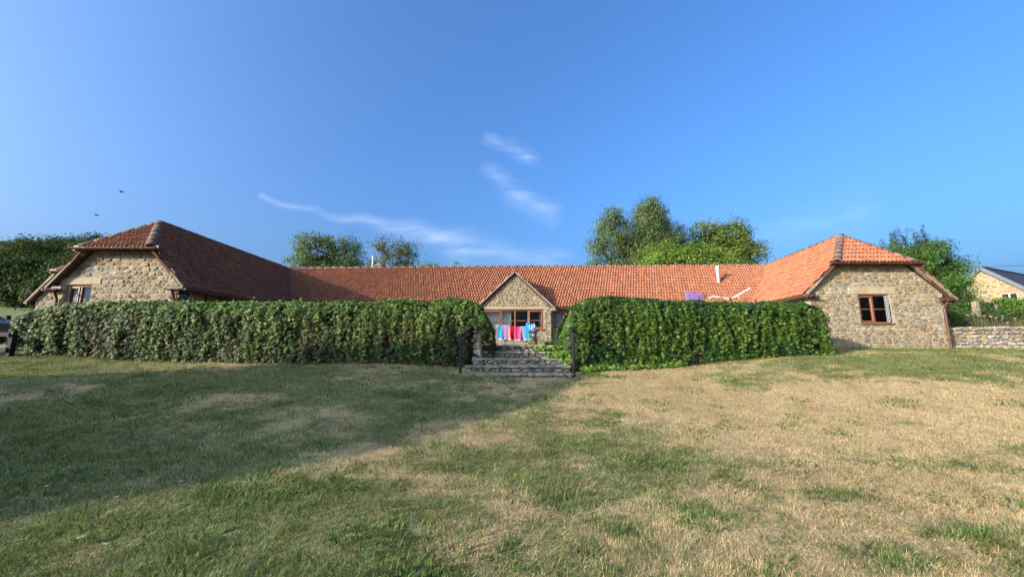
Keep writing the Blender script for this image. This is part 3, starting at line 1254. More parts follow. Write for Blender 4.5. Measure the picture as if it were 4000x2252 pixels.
w_gable = wall_part('wall', gp, [mw], mpt(0, .22, 0), MU, UP, MN, 0.44, M_MORTAR, house)
st.wall(gp, [mw, (-1.56, 1.42, 3.41, 3.54)], mpt(0, .22, 0), MU, UP, MN, 0.115, 103, w_gable,
        visible=lambda u, v: v > 1.85 and abs(u) < 1.55, h=(.008, .034), aspect=1.35, gap=.009)
w2 = (1.72, 2.80, 2.56, 3.37)
mr_ = [(1.62, 1.2), (10.5, 1.2), (10.5, 3.46), (1.62, 3.46)]
w_main = wall_part('wall', mr_, [w2, (5.0, 6.2, 2.5, 3.37)], MO, MU, UP, MN, 0.3, M_MORTAR, house)
st.wall([(1.62, 1.6), (3.4, 1.6), (3.4, 3.46), (1.62, 3.46)], [w2], MO, MU, UP, MN, 0.12, 104, w_main, visible=lambda u, v: u < 2.2)
wall_part('wall', [(-10.7, 1.2), (-1.62, 1.2), (-1.62, 3.46), (-10.7, 3.46)], [(-6.2, -4.6, 2.5, 3.37)], MO, MU, UP, MN, 0.3, M_MORTAR, house)
# courtyard side of the left wing
side_poly = [(11.9, 1.2), (18.2, 1.2), (18.2, 3.5), (11.9, 3.5)]
w_side = wall_part('wall', side_poly, [(12.38, 16.6, 1.9, 3.44)], (-10.36, 0, 0), Vector((0, 1, 0)), Z3, X3, 0.3, M_MORTAR, house)
st.wall([(11.9, 2.5), (12.38, 2.5), (12.38, 3.5), (11.9, 3.5)], [], (-10.36, 0, 0), Vector((0, 1, 0)), Z3, X3, 0.2, 105, w_side, aspect=1.1,
        pal=[(0.42, 0.41, 0.38), (0.30, 0.29, 0.27), (0.20, 0.19, 0.18)])
for i in range(7):
    y0 = 12.40 + i * 0.60
    pn = MB().box((-10.45, y0 + .30, 2.67), (.03, .54, 1.52), bevel=.006).build('panel', M_PANEL, house)
    MB().box((-10.41, y0, 2.67), (.10, .07, 1.54), bevel=.008).build('mullion', M_FRAME, house)
# remaining enclosing walls
q = MB()
q.box((-14.05, 17.5, 2.4), (.34, 11.1, 2.4))
q.build('wall', M_MORTAR, house)
MB().box((0, 22.9, 2.4), (28.2, .3, 2.4)).build('wall', M_MORTAR, house)
MB().bar((10.68, 13.65, 2.4), (11.0, 17.2, 2.4), .3, 2.4).build('wall', M_MORTAR, house)
MB().bar((15.08, 13.65, 2.35), (16.0, 23, 2.35), .3, 2.4).build('wall', M_MORTAR, house)
MB().box((0.5, 20, 1.62), (27.5, 5.6, .1)).build('floor', M_ROOM, house)
st.build(M_STONE, house)

M_LINT = mat_col('dressed_lintel', 0.9, 0.2, 8, 0.004, 50, fixed=(0.33, 0.265, 0.16), tint2=(0.27, 0.21, 0.13))
MB().box((12.72, 13.56, 3.672), (1.64, .26, .232), bevel=.012).build('lintel', M_LINT, house)
MB().box((-13.54, 12.01, 3.732), (1.28, .26, .205), bevel=.012).build('lintel', M_LINT, house)
MB().box((-14.10, 12.01, 3.06), (.20, .26, 1.10), bevel=.012).build('jamb', M_LINT, house)
MB().box(mpt(-.07, .11, 3.475), (2.94, .25, .10), Matrix((MU, -MN, UP)).transposed(), bevel=.01).build('lintel', M_LINT, house)
# dressed jamb blocks beside the window in the right wing
for k, (zz, hh, ww) in enumerate(((3.36, .30, .20), (3.10, .20, .14), (2.86, .26, .22), (2.62, .20, .15))):
    MB().box((13.30 + ww / 2, 13.555, zz), (ww, .22, hh - .012), bevel=.012).build('jamb', M_LINT, house)
    MB().box((12.21 - ww * .4, 13.555, zz + .02), (ww * .8, .22, hh - .012), bevel=.012).build('jamb', M_LINT, house)

# ---- windows
window(house, (12.21, 13.45, 2.52), X3, YN, 1.09, 1.02, [0.545], 0.50, casements=(0,))
window(house, (-13.97, 11.9, 2.50), X3, YN, 0.80, 1.12, [0.40], 0.40, casements=(0,))
window(house, mpt(-1.50, .22, 2.53), MU, MN, 2.78, 0.88, [0.88, 1.50, 2.10], 0.42, casements=(0, 3), recess=.06)
window(house, mpt(1.72, 0, 2.56), MU, MN, 1.08, 0.81, [0.54], 0.42, casements=(0,), recess=.05)
window(house, mpt(5.0, 0, 2.50), MU, MN, 1.2, 0.87, [0.6], 0.42, recess=.05)
window(house, mpt(-6.2, 0, 2.50), MU, MN, 1.6, 0.87, [0.8], 0.42, recess=.05)
# ---- rainwater goods
gutter((-13.62, 11.53, 4.73), (-10.98, 11.53, 4.73), (0, -1, 0), house, clips=.85)
gutter((11.12, 13.08, 4.61), (14.38, 13.08, 4.61), (0, -1, 0), house, clips=.95)
gutter((-10.12, 11.72, 3.47), (-10.12, 17.6, 3.47), (1, 0, 0), house, clips=1.6)
gutter((-14.48, 11.72, 3.47), (-14.48, 22.8, 3.47), (-1, 0, 0), house, clips=2)
gutter((10.20, 13.30, 3.47), (10.62, 16.9, 3.47), (-1, 0.11, 0), house, clips=1.6)
gutter((15.58, 13.30, 3.33), (16.6, 22.8, 3.33), (1, -.11, 0), house, clips=2)
gutter((14.92, 13.24, 3.33), (15.52, 13.24, 3.33), (0, -1, 0), house, clips=.3)
gutter((10.26, 13.24, 3.47), (10.62, 13.24, 3.47), (0, -1, 0), house, clips=.3)
gutter((-14.42, 11.70, 3.47), (-13.98, 11.70, 3.47), (0, -1, 0), house, clips=.4)
gutter((-10.60, 11.70, 3.47), (-10.18, 11.70, 3.47), (0, -1, 0), house, clips=.4)
gutter(mpt(1.80, .16, 3.47), mpt(10.3, .16, 3.47), MN, house, clips=1.2)
gutter(mpt(-10.1, .16, 3.47), mpt(-1.80, .16, 3.47), MN, house, clips=1.2)
downpipe([(15.10, 13.24, 3.30), (15.10, 13.30, 3.16), (15.10, 13.37, 3.02), (15.10, 13.37, 1.60)], house, .04)
downpipe([(-10.48, 11.70, 3.44), (-10.48, 11.78, 3.28), (-10.48, 11.83, 3.16), (-10.48, 11.83, 1.4)], house)
downpipe([(-14.12, 11.70, 3.44), (-14.12, 11.78, 3.28), (-14.12, 11.83, 3.16), (-14.12, 11.83, 1.5)], house)
# ---- flue on the front slope, vent pipe and small chimney behind the ridge
fl = MB().tube([(10.08, 18.47, 4.30), (10.08, 18.47, 5.62)], .075, 14)
fl.tube([(10.08, 18.47, 5.50), (10.08, 18.47, 5.66)], .105, 14)
fl.tube([(10.08, 18.47, 4.66), (10.08, 18.47, 4.70)], .095, 14)
fl.tube([(10.08, 18.47, 4.35), (10.08, 18.47, 4.62)], .10, 14)
fl.build('flue', M_METAL, house, smooth=False)
MB().tube([(-8.0, 21.5, 4.6), (-7.98, 21.5, 6.90)], .026, 8).tube([(-7.98, 21.5, 6.86), (-7.98, 21.5, 6.92)], .042, 8).build('vent_pipe', M_WHITE, house)
ch_ = MB().box((-7.55, 21.4, 5.7), (.34, .34, 1.3), bevel=.01)
ch_.box((-7.55, 21.4, 6.33), (.42, .42, .08), bevel=.015)
ch_.tube([(-7.55, 21.4, 6.36), (-7.55, 21.4, 6.50)], [.11, .09], 10)
ch_.build('chimney', M_VERGE, house)

# ---- curtains behind the glass
curtain(mpt(-1.45, -.08, 2.56), MU, MN, .85, .82, 'white net curtain filling the first light of the gable window', folds=8, mat=M_NET)
curtain(mpt(-.60, -.08, 2.56), MU, MN, .42, .82, 'white net curtain drawn aside behind the striped towel', folds=5, mat=M_NET)
curtain(mpt(1.10, -.08, 2.56), MU, MN, .12, .82, 'thin edge of white curtain beside the gable window casement', folds=2)
curtain(mpt(1.76, -.12, 2.58), MU, MN, .98, .76, 'pale curtain in the small window half hidden by creeper', folds=3, amp=.015)
curtain((13.12, 13.36, 2.55), X3, YN, .14, .95, 'white curtain at the edge of the two light window', folds=2, amp=.02, mat=M_DIM)
bl = MB().add([(-13.93, 12.05, 2.98), (-13.2, 12.05, 2.98), (-13.2, 12.05, 3.6), (-13.93, 12.05, 3.6)], [(0, 1, 2, 3)])  # pale sheet added behind the panes in place of bright sky reflection
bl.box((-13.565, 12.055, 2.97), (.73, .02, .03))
tag(bl.build('reflection_sheet', M_NET), 'pale blind half down in the window of the shaded roof wing', 'sheet')

# ================================================================== courtyard floor
patio = MB().prism([(-10.3, 11.2, 1.2), (1.6, 11.2, 1.2), (8.9, 11.95, 1.2), (9.7, 13.75, 1.2), (10.9, 13.75, 1.2), (10.9, 17.2, 1.2), (-10.3, 17.8, 1.2)], (0, 0, .49)).build('patio', M_PATIO)
tag(patio, kind='structure')

# ================================================================== outbuilding beyond the left wing
ob = thing('outbuilding', 'stone outbuilding with hipped gable seen behind the far left wing', 'outbuilding', (-17.05, 18, 1.6))
orf = Roofs(60)
oA = (-17.05, 16.3, 6.0)
oh0, oh1 = (-18.15, 15.0, 4.75), (-15.95, 15.0, 4.75)
o_hip = orf.slope([oh0, oh1, oA], ob, 21)
orf.slope([(-19.2, 24, EV), (-19.2, 15.18, EV), oh0, oA, (-17.05, 24, 6)], ob, 22, individual=False)
orf.slope([(-14.9, 15.18, EV), (-14.9, 24, EV), (-17.05, 24, 6), oA, oh1], ob, 23, individual=False)
orf.build(ob)
ridge_caps(oh0, oA, o_hip, 21, .13, .4)
ridge_caps(oh1, oA, o_hip, 22, .13, .4)
ridge_caps(oA, (-17.05, 24, 6), o_hip, 23, .12)
op = [(-19.0, 1.3), (-15.1, 1.3), (-15.1, 3.62), (-16.0, 4.65), (-18.1, 4.65), (-19.0, 3.62)]
ow = wall_part('wall', op, [], (0, 15.25, 0), X3, Z3, YN, .35, M_MORTAR, ob)
os_ = Stones(180)
os_.wall(op, [], (0, 15.25, 0), X3, Z3, YN, .15, 120, ow, visible=lambda u, v: v > 2.9 and u < -16.4)
os_.build(M_STONE, ob)
verge((-19.26, 15.2, 3.48), (-18.1, 15.1, 4.72), ob, .2, .08, seed=9)
MB().box((-18.85, 19.6, 2.4), (.3, 8.4, 2.3)).build('wall', M_MORTAR, ob)
MB().box((-15.2, 19.6, 2.4), (.3, 8.4, 2.3)).build('wall', M_MORTAR, ob)
MB().box((-17.05, 23.8, 2.4), (3.9, .3, 2.3)).build('wall', M_MORTAR, ob)
gutter((-18.4, 14.93, 4.7), (-15.7, 14.93, 4.7), (0, -1, 0), ob, clips=1)
gutter((-19.27, 15.1, 3.47), (-19.27, 23.5, 3.47), (-1, 0, 0), ob, clips=2)

# ================================================================== tall house that shades the lawn, behind the viewer
SN = Vector((-SUN_D.y, SUN_D.x, 0))


def spt(n_, a_, z):
    return SN * n_ + SUN_D * a_ + Vector((0, 0, z))


neigh = thing('neighbouring_house', 'tall stone house across the lawn whose shadow falls on the grass', 'house', spt(9.6, -25, 0))
zg = -0.6
prof_ = [(5.55, zg), (5.55, 8.45), (7.2, 10.55), (9.2, 10.85), (11.7, 9.35), (12.9, 7.2), (12.9, zg)]
wl_ = MB()
wl_.prism([spt(n_, -25.2, z_) for n_, z_ in prof_], -SUN_D * 7.0)
wl_.build('wall', M_MORTAR, neigh)
for (n0, z0), (n1, z1) in (((5.35, 8.35), (7.2, 10.62)), ((7.2, 10.62), (9.2, 10.92)), ((11.7, 9.42), (9.2, 10.92)), ((13.1, 6.95), (11.7, 9.42))):
    MB().prism([spt(n0, -25, z0), spt(n1, -25, z1), spt(n1, -25, z1 + .12), spt(n0, -25, z0 + .12)], -SUN_D * 7.4).build('roof', M_TILE, neigh)
for k in range(3):
    pz = spt(7.0 + 2.2 * k, -25.17, 2.4)
    MB().box(pz, (1.0, .06, 1.2), Matrix((SN, SUN_D, UP)).transposed()).build('window', M_DARK, neigh)

# ================================================================== garden walls under the creeper
def garden_wall(A, B, zt, label):
    A, B = Vector((*A, 0)), Vector((*B, 0))
    mb = MB()
    mb.bar(A + UP * ((zt + .8) / 2), B + UP * ((zt + .8) / 2), .36, zt - .8)
    return tag(mb.build('garden_wall', M_MORTAR), label, 'wall')


LA, LB = (-13.25, 10.80), (-0.90, 10.80)
RA, RB = (1.72, 10.88), (8.95, 11.58)
gw_l = garden_wall(LA, (-.84, 10.80), 2.72, 'rubble terrace wall under creeper ending in a bare pier by the steps')
gw_r = garden_wall(RA, RB, 2.72, 'terrace wall buried in creeper between the steps and the sunny wing')
ps = Stones(60)
ps.wall([(-1.16, 1.0), (-.84, 1.0), (-.84, 2.4), (-1.16, 2.4)], [], (0, 10.62, 0), X3, Z3, YN, .16, 130, gw_l, h=(.02, .05),
        pal=[(0.36, 0.32, 0.26), (0.30, 0.24, 0.17), (0.42, 0.39, 0.33)])
ps.wall([(10.62, 1.0), (10.98, 1.0), (10.98, 2.4), (10.62, 2.4)], [], (-.84, 0, 0), Vector((0, 1, 0)), Z3, X3, .16, 131, gw_l, h=(.02, .05))
ps.build(M_DRY, gw_l)

# ------------------------------------------------------------------ creeper
_ang = [-98, -50, 0, 50, 98]
_len = [.62, .88, 1.0, .88, .62]


def leaf_template():
    v, f = [], []
    for a, l_ in zip(_ang, _len):
        t = math.radians(a)
        dx, dy = math.sin(t), math.cos(t)
        sx, sy = dy, -dx
        w = 0.20 * l_
        o = len(v)
        v += [(0, 0, 0), (dx * l_ * .5 + sx * w, dy * l_ * .5 + sy * w, .05 * l_), (dx * l_, dy * l_, -.20 * l_), (dx * l_ * .5 - sx * w, dy * l_ * .5 - sy * w, .05 * l_)]
        f.append((o, o + 1, o + 2, o + 3))
    return np.array(v), np.array(f)


LV, LF = leaf_template()


def norm(a):
    return a / np.maximum(np.linalg.norm(a, axis=1, keepdims=True), 1e-9)


def leaf_frames(Nn, T):
    Nn = norm(Nn)
    T = norm(T - Nn * (T * Nn).sum(1, keepdims=True))
    X = np.cross(T, Nn)
    return X, T, Nn


def leaves_mesh(P, Nn, T, size, cols, V=None, F=None):
    V = LV if V is None else V
    F = LF if F is None else F
    X, Y_, Z_ = leaf_frames(Nn, T)
    s = size[:, None, None]
    W = (V[None, :, 0:1] * X[:, None, :] + V[None, :, 1:2] * Y_[:, None, :] + V[None, :, 2:3] * Z_[:, None, :]) * s + P[:, None, :]
    n = len(P)
    Fs = (np.arange(n)[:, None, None] * len(V) + F[None]).reshape(-1, F.shape[1])
    return W.reshape(-1, 3), Fs, np.repeat(cols, len(F), axis=0)


def creeper(name, label, A, B, r, ztop, n, seed, colfn, skip=None, bulge=.16, nstrand=60, end_round=.9, parts=150, rag=1.0):
    g = np.random.default_rng(seed)
    A, B = np.array(A, float), np.array(B, float)
    L = np.linalg.norm(B - A)
    d = (B - A) / L
    nf = np.array([d[1], -d[0]])            # towards the lawn
    if nf[1] > 0:
        nf = -nf

    def top(s):
        e = np.minimum(s + r, L + r - s)
        t = np.clip(1 - e / end_round, 0, 1)
        return ztop(s) + (fbm(s * 1.3 + seed, s * 0 + .5, seed, 3) - .5) * .20 + (fbm(s * 6 + seed, s * 0 + 2.5, seed + 1, 2) - .5) * .10 \
            - (1 - np.sqrt(np.clip(1 - t * t, 0, 1))) * .85

    def surf(s, z, zb, zt, layer):
        h = np.clip((z - zb) / np.maximum(zt - zb, .2), 0, 1)
        o = r + bulge * 1.3 * (fbm(s * .8 + 9, z * .9, seed + 2, 3) - .5) + bulge * 1.5 * (fbm(s * 2.6 + z * .7, z * 1.3 + 4, seed + 3, 4) - .5)
        k = np.clip((h - .80) / .20, 0, 1)
        o = o * np.sqrt(np.clip(1 - k * k * .8, .05, 1)) + .05 * (1 - h)
        return o - layer
    Ps, Ns, Ts, Ss = [], [], [], []
    nF = int(n * .60)
    s = g.random(nF) * (L + .3) - .15
    zb = gz(A[0] + d[0] * s + nf[0] * r, A[1] + d[1] * s + nf[1] * r)
    zt = top(s)
    z = zb + (zt - zb) * g.random(nF) ** .92 + .02
    lay = np.abs(g.normal(0, .045, nF))
    o = surf(s, z, zb, zt, lay)
    P = np.stack([A[0] + d[0] * s + nf[0] * o, A[1] + d[1] * s + nf[1] * o, z], 1)
    Nn = np.tile(np.array([nf[0], nf[1], .55]), (nF, 1)) + g.normal(0, .42, (nF, 3))
    T = np.tile(np.array([nf[0] * .25, nf[1] * .25, -1.0]), (nF, 1)) + g.normal(0, .45, (nF, 3))
    Ps.append(P), Ns.append(Nn), Ts.append(T)
    # top
    nT = int(n * .20)
    s = g.random(nT) * (L + .2) - .1
    t = g.random(nT) * 2 - 1
    zt = top(s)
    P = np.stack([A[0] + d[0] * s + nf[0] * r * t * .8, A[1] + d[1] * s + nf[1] * r * t * .8, zt - t * t * .12 - np.abs(g.normal(0, .04, nT)) + .02], 1)
    Nn = np.stack([nf[0] * t * .5, nf[1] * t * .5, np.ones(nT)], 1) + g.normal(0, .4, (nT, 3))
    T = np.stack([nf[0] * t, nf[1] * t, -.5 * np.ones(nT)], 1) + g.normal(0, .7, (nT, 3))
    Ps.append(P), Ns.append(Nn), Ts.append(T)
    # the two rounded ends and the upper part of the courtyard side
    nE = int(n * .13)
    which = g.random(nE) < .5
    a = (g.random(nE) - .5) * math.pi
    s = np.where(which, 0, L)
    dirx = np.where(which, -1, 1)
    ox = np.cos(a) * dirx
    oy = np.sin(a)
    px, py = A[0] + d[0] * s, A[1] + d[1] * s
    ext = top(s + ox * r)
    zb = gz(px, py)
    z = zb + (ext - zb) * g.random(nE)
    k = np.clip(((z - zb) / (ext - zb) - .7) / .3, 0, 1)
    o = (r + bulge * (fbm(a * 2, z * 1.2, seed + 5, 3) - .5)) * np.sqrt(np.clip(1 - k * k * .85, .05, 1)) - np.abs(g.normal(0, .04, nE))
    P = np.stack([px + (d[0] * ox + nf[0] * oy) * o, py + (d[1] * ox + nf[1] * oy) * o, z], 1)
    Nn = np.stack([d[0] * ox + nf[0] * oy, d[1] * ox + nf[1] * oy, .5 + 0 * ox], 1) + g.normal(0, .4, (nE, 3))
    T = np.tile(np.array([0, 0, -1.0]), (nE, 1)) + g.normal(0, .45, (nE, 3))
    Ps.append(P), Ns.append(Nn), Ts.append(T)
    nB = n - nF - nT - nE
    s = g.random(nB) * L
    zt = top(s)
    z = zt - g.random(nB) * 1.1
    P = np.stack([A[0] + d[0] * s - nf[0] * (r - .03), A[1] + d[1] * s - nf[1] * (r - .03), z], 1)
    Nn = np.tile(np.array([-nf[0], -nf[1], .5]), (nB, 1)) + g.normal(0, .4, (nB, 3))
    T = np.tile(np.array([0, 0, -1.0]), (nB, 1)) + g.normal(0, .4, (nB, 3))
    Ps.append(P), Ns.append(Nn), Ts.append(T)
    nbase = n
    # hanging strands
    for _ in range(nstrand):
        s0 = g.random() * L
        zt0 = float(top(np.array([s0]))[0])
        ln = .35 + 1.2 * g.random()
        m = int(ln / .035)
        q = np.arange(m) / m
        ss = s0 + np.cumsum(g.normal(0, .02, m))
        zz = zt0 - .05 - q * ln - g.random() * .5
        zb = gz(A[0] + d[0] * ss + nf[0] * r, A[1] + d[1] * ss + nf[1] * r)
        zz = np.maximum(zz, zb + .03)
        oo = surf(ss, zz, zb, np.full(m, zt0), 0) + .05 + .05 * g.random()
        P = np.stack([A[0] + d[0] * ss + nf[0] * oo, A[1] + d[1] * ss + nf[1] * oo, zz], 1) + g.normal(0, .02, (m, 3))
        Ps.append(P)
        Ns.append(np.tile(np.array([nf[0], nf[1], .7]), (m, 1)) + g.normal(0, .35, (m, 3)))
        Ts.append(np.tile(np.array([0, 0, -1.0]), (m, 1)) + g.normal(0, .4, (m, 3)))
    # wild shoots above the top
    for _ in range(int(L * 3.0 * rag)):
        s0 = g.random() * L
        zt0 = float(top(np.array([s0]))[0])
        m = g.integers(3, 7)
        q = np.arange(m) * .035
        P = np.stack([A[0] + d[0] * s0 + nf[0] * .1 + q * g.normal(0, .5), A[1] + d[1] * s0 + nf[1] * .1 + q * g.normal(0, .3), zt0 + q], 1)
        Ps.append(P)
        Ns.append(g.normal(0, .6, (m, 3)) + np.array([nf[0] * .5, nf[1] * .5, .8]))
        Ts.append(g.normal(0, .7, (m, 3)) + np.array([0, 0, -.2]))
    P, Nn, T = np.concatenate(Ps), np.concatenate(Ns), np.concatenate(Ts)
    strand = np.arange(len(P)) >= nbase
    size = .032 + .066 * g.random(len(P)) ** 1.3
    size[strand] *= .85
    sl_ = (P[:, 0] - A[0]) * d[0] + (P[:, 1] - A[1]) * d[1]
    k = ~((fbm(sl_ * 3.1 + 5, P[:, 2] * 2.6, seed + 8, 3) < .40) & (g.random(len(P)) < .72) & ~strand)
    P, Nn, T, size, strand = P[k], Nn[k], T[k], size[k], strand[k]
    if skip is not None:
        k = ~skip(P)
        P, Nn, T, size, strand = P[k], Nn[k], T[k], size[k], strand[k]
    zb = gz(P[:, 0], P[:, 1])
    h = np.clip((P[:, 2] - zb) / 1.75, 0, 1.2)
    sline = (P[:, 0] - A[0]) * d[0] + (P[:, 1] - A[1]) * d[1]
    cols = colfn(sline, h, strand, g)
    root = thing(name, label, 'creeper', (float((A[0] + B[0]) / 2), float((A[1] + B[1]) / 2), 1.2))
    # dark woody mass beneath
    ns, nz_ = int(L / .15), 10
    vs_, fs = [], []
    for i in range(ns + 1):
        sv = L * i / ns
        e = min(sv, L - sv)
        zt0 = float(top(np.array([sv]))[0]) - .10
        bx, by = A[0] + d[0] * sv, A[1] + d[1] * sv
        zb0 = gz1(bx, by) - .1
        rr = (r - .13) * min(1, .55 + e / .5 * .45)
        for j in range(nz_ + 1):
            a_ = j / nz_
            if a_ < .4:
                off_, zz = rr, zb0 + (zt0 - .15 - zb0) * a_ / .4
            elif a_ <= .6:
                tt = (a_ - .4) / .2
                off_, zz = rr * math.cos(tt * math.pi), zt0 - .15 + .15 * math.sin(tt * math.pi)
            else:
                off_, zz = -rr, zt0 - .15 - (zt0 - .15 - zb0) * (a_ - .6) / .4
            off_ += random.uniform(-.03, .03)
            vs_.append((bx + nf[0] * off_, by + nf[1] * off_, zz))
    for i in range(ns):
        for j in range(nz_):
            o_ = i * (nz_ + 1) + j
            fs.append((o_, o_ + 1, o_ + nz_ + 2, o_ + nz_ + 1))
    fs.append(tuple(range(nz_ + 1)))
    fs.append(tuple(range(ns * (nz_ + 1), (ns + 1) * (nz_ + 1))))
    MB().add(vs_, fs).build('stems', M_STEM, root)
    # the leaves hanging furthest out are parts of their own
    outw = (P[:, 0] * nf[0] + P[:, 1] * nf[1]) * strand
    idx = np.argsort(-(outw - outw.min()) * strand * (h > .25))[:parts * 4]
    idx = g.permutation(idx)[:parts]
    mask = np.ones(len(P), bool)
    mask[idx] = False
    V, F, Cc = leaves_mesh(P[mask], Nn[mask], T[mask], size[mask], cols[mask])
    o = link('foliage', mesh_np('foliage', V, F, Cc), M_CREEP, root)
    o['kind'] = 'stuff'
    tm = []
    for c in (.8, 1.0, 1.2):
        me = mesh_np('leaf', LV, LF, np.tile(np.array([.115, .185, .03]) * c, (len(LF), 1)))
        me.materials.append(M_CREEP)
        tm.append(me)
    X, Y_, Z_ = leaf_frames(Nn[idx], T[idx])
    for k, i in enumerate(idx):
        M = Matrix.Identity(4)
        sz = float(size[i])
        M.col[0][:3], M.col[1][:3], M.col[2][:3], M.col[3][:3] = X[k] * sz, Y_[k] * sz, Z_[k] * sz, P[i]
        link('leaf', tm[k % 3], M_CREEP, root, M)
    return root


def col_left(s, h, strand, g):
    n = len(s)
    pat = fbm(s * .9, h * 2.2, 51, 4)
    fine = g.random(n)
    fresh = np.array([.095, .180, .022])
    deep = np.array([.045, .085, .020])
    olive = np.array([.075, .105, .024])
    brown = np.array([.095, .052, .022])
    yellow = np.array([.20, .21, .04])
    top_ = sstep(.45, .95, h + (pat - .5) * .6)[:, None]
    c = (olive * .55 + deep * .45) * (1 - top_) + fresh * top_
    c = np.where((fine < .30)[:, None], deep, c)
    br = (fine > .90 - .22 * sstep(.52, .66, pat) * (1 - sstep(.5, .8, h)))
    c = np.where((br & (h < .75))[:, None], brown, c)
    c = np.where(((fine > .55) & (fine < .63) & (h > .5))[:, None], yellow * .8, c)
    c = np.where((strand & (g.random(n) < .6))[:, None], np.array([.13, .20, .03]), c)
    return c * .76 * (0.6 + .8 * g.random((n, 1)))


def col_right(s, h, strand, g):
    n = len(s)
    pat = fbm(s * 1.2, h * 1.5, 53, 4)
    fine = g.random(n)
    fresh = np.array([.070, .140, .022])
    deep = np.array([.036, .085, .020])
    yellow = np.array([.20, .23, .035])
    c = np.where((pat > .5)[:, None], fresh, deep)
    c = np.where((fine < .3)[:, None], deep, c)
    c = np.where((fine > .93)[:, None], yellow, c)
    c = np.where((strand & (g.random(n) < .8))[:, None], np.where(g.random((n, 1)) < .4, np.array([.15, .205, .028]), np.array([.085, .155, .022])), c)
    return c * .76 * (0.6 + .8 * g.random((n, 1)))


creeper('creeper', 'long leafy creeper hedge with browning lower leaves beyond the shaded lawn', LA, LB, .44,
        lambda s: 2.92 + .06 * sstep(8.5, 10.5, s) - .15 * (1 - sstep(.3, 1.6, s)), 38000, 61, col_left,
        skip=lambda P: (P[:, 0] > -1.20) & (P[:, 0] < -.78) & (P[:, 2] < 2.2) & (P[:, 1] < 10.72), nstrand=90)
creeper('creeper', 'bright green creeper hedge with trailing yellowish strands below the flue', RA, RB, .44,
        lambda s: 3.02 + .05 * np.exp(-((s - 1.0) / .5) ** 2) - .08 * sstep(0.5, 0, s) - .02 * s / 7, 29000, 62, col_right, nstrand=120, end_round=.8)

# creeper trailing over the steps and along the foot of the wall
ct = thing('creeper', 'young creeper shoots trailing over the right end of the steps', 'creeper', (1.2, 10.5, 1.4))
g_ = np.random.default_rng(5)
pp = []
for _ in range(900):
    u_, v_ = g_.random(), g_.random()
    x_ = 1.55 - 1.15 * u_ ** 1.5
    y_ = 10.05 + 1.0 * v_
    zz_ = 1.04 + .175 * max(0, math.floor((y_ - 9.6) / .35)) + .05 + .16 * g_.random() * (1 - u_ * .6)
    if u_ < .25 + .75 * v_:
        pp.append((x_, y_, zz_))
for _ in range(700):
    x_ = 1.75 + 3.0 * g_.random()
    y_ = 10.42 + (x_ - 1.7) * .096 - .42 * g_.random() ** 1.6 * (1 - .25 * (x_ - 1.75))
    pp.append((x_, y_, gz1(x_, y_) + .02 + .10 * g_.random()))
for _ in range(60):
    t_ = g_.random()
    pp.append((1.75 + .55 * t_, 9.95 - .35 * t_ + g_.normal(0, .03), gz1(1.75 + .55 * t_, 9.95 - .35 * t_) + .03 + .04 * g_.random()))
pp = np.array(pp)
V, F, Cc = leaves_mesh(pp, g_.normal(0, .4, (len(pp), 3)) + np.array([0, -.6, .8]), g_.normal(0, .6, (len(pp), 3)) + np.array([0, -.3, -.5]),
                       .05 + .045 * g_.random(len(pp)), np.array([.12, .20, .03]) * (.6 + .7 * g_.random((len(pp), 1))))
o = link('foliage', mesh_np('foliage', V, F, Cc), M_CREEP, ct)
o['kind'] = 'stuff'

# dead leaves along the foot of the walls
g_ = np.random.default_rng(6)
n_ = 4200
x_ = np.where(g_.random(n_) < .6, -12.6 + 11.3 * g_.random(n_), 1.6 + 7.2 * g_.random(n_))
x_[:500] = 1.65 + .8 * g_.random(500) ** 1.4
x_[500:900] = -1.9 + .6 * g_.random(400)
y_ = np.where(x_ < 0, 10.42, 10.45 + (x_ - 1.6) * .096) - np.abs(g_.normal(0, .13, n_)) + .08
p_ = np.stack([x_, y_, gz(x_, y_) + .008 + .02 * g_.random(n_)], 1)
qV, qF = np.array([(-.4, 0, 0), (0, -.5, .1), (.4, 0, 0), (0, .6, .12)]), np.array([(0, 1, 2, 3)])
V, F, Cc = leaves_mesh(p_, g_.normal(0, .35, (n_, 3)) + np.array([0, 0, 1]), g_.normal(0, 1, (n_, 3)), .03 + .03 * g_.random(n_),
                       np.array([.15, .075, .035]) * (.5 + .9 * g_.random((n_, 1))), qV, qF)
lit = link('leaf_litter', mesh_np('leaf_litter', V, F, Cc), M_LEAF)
tag(lit, 'brown dead leaves scattered along the foot of the creeper', 'leaves', kind='stuff')

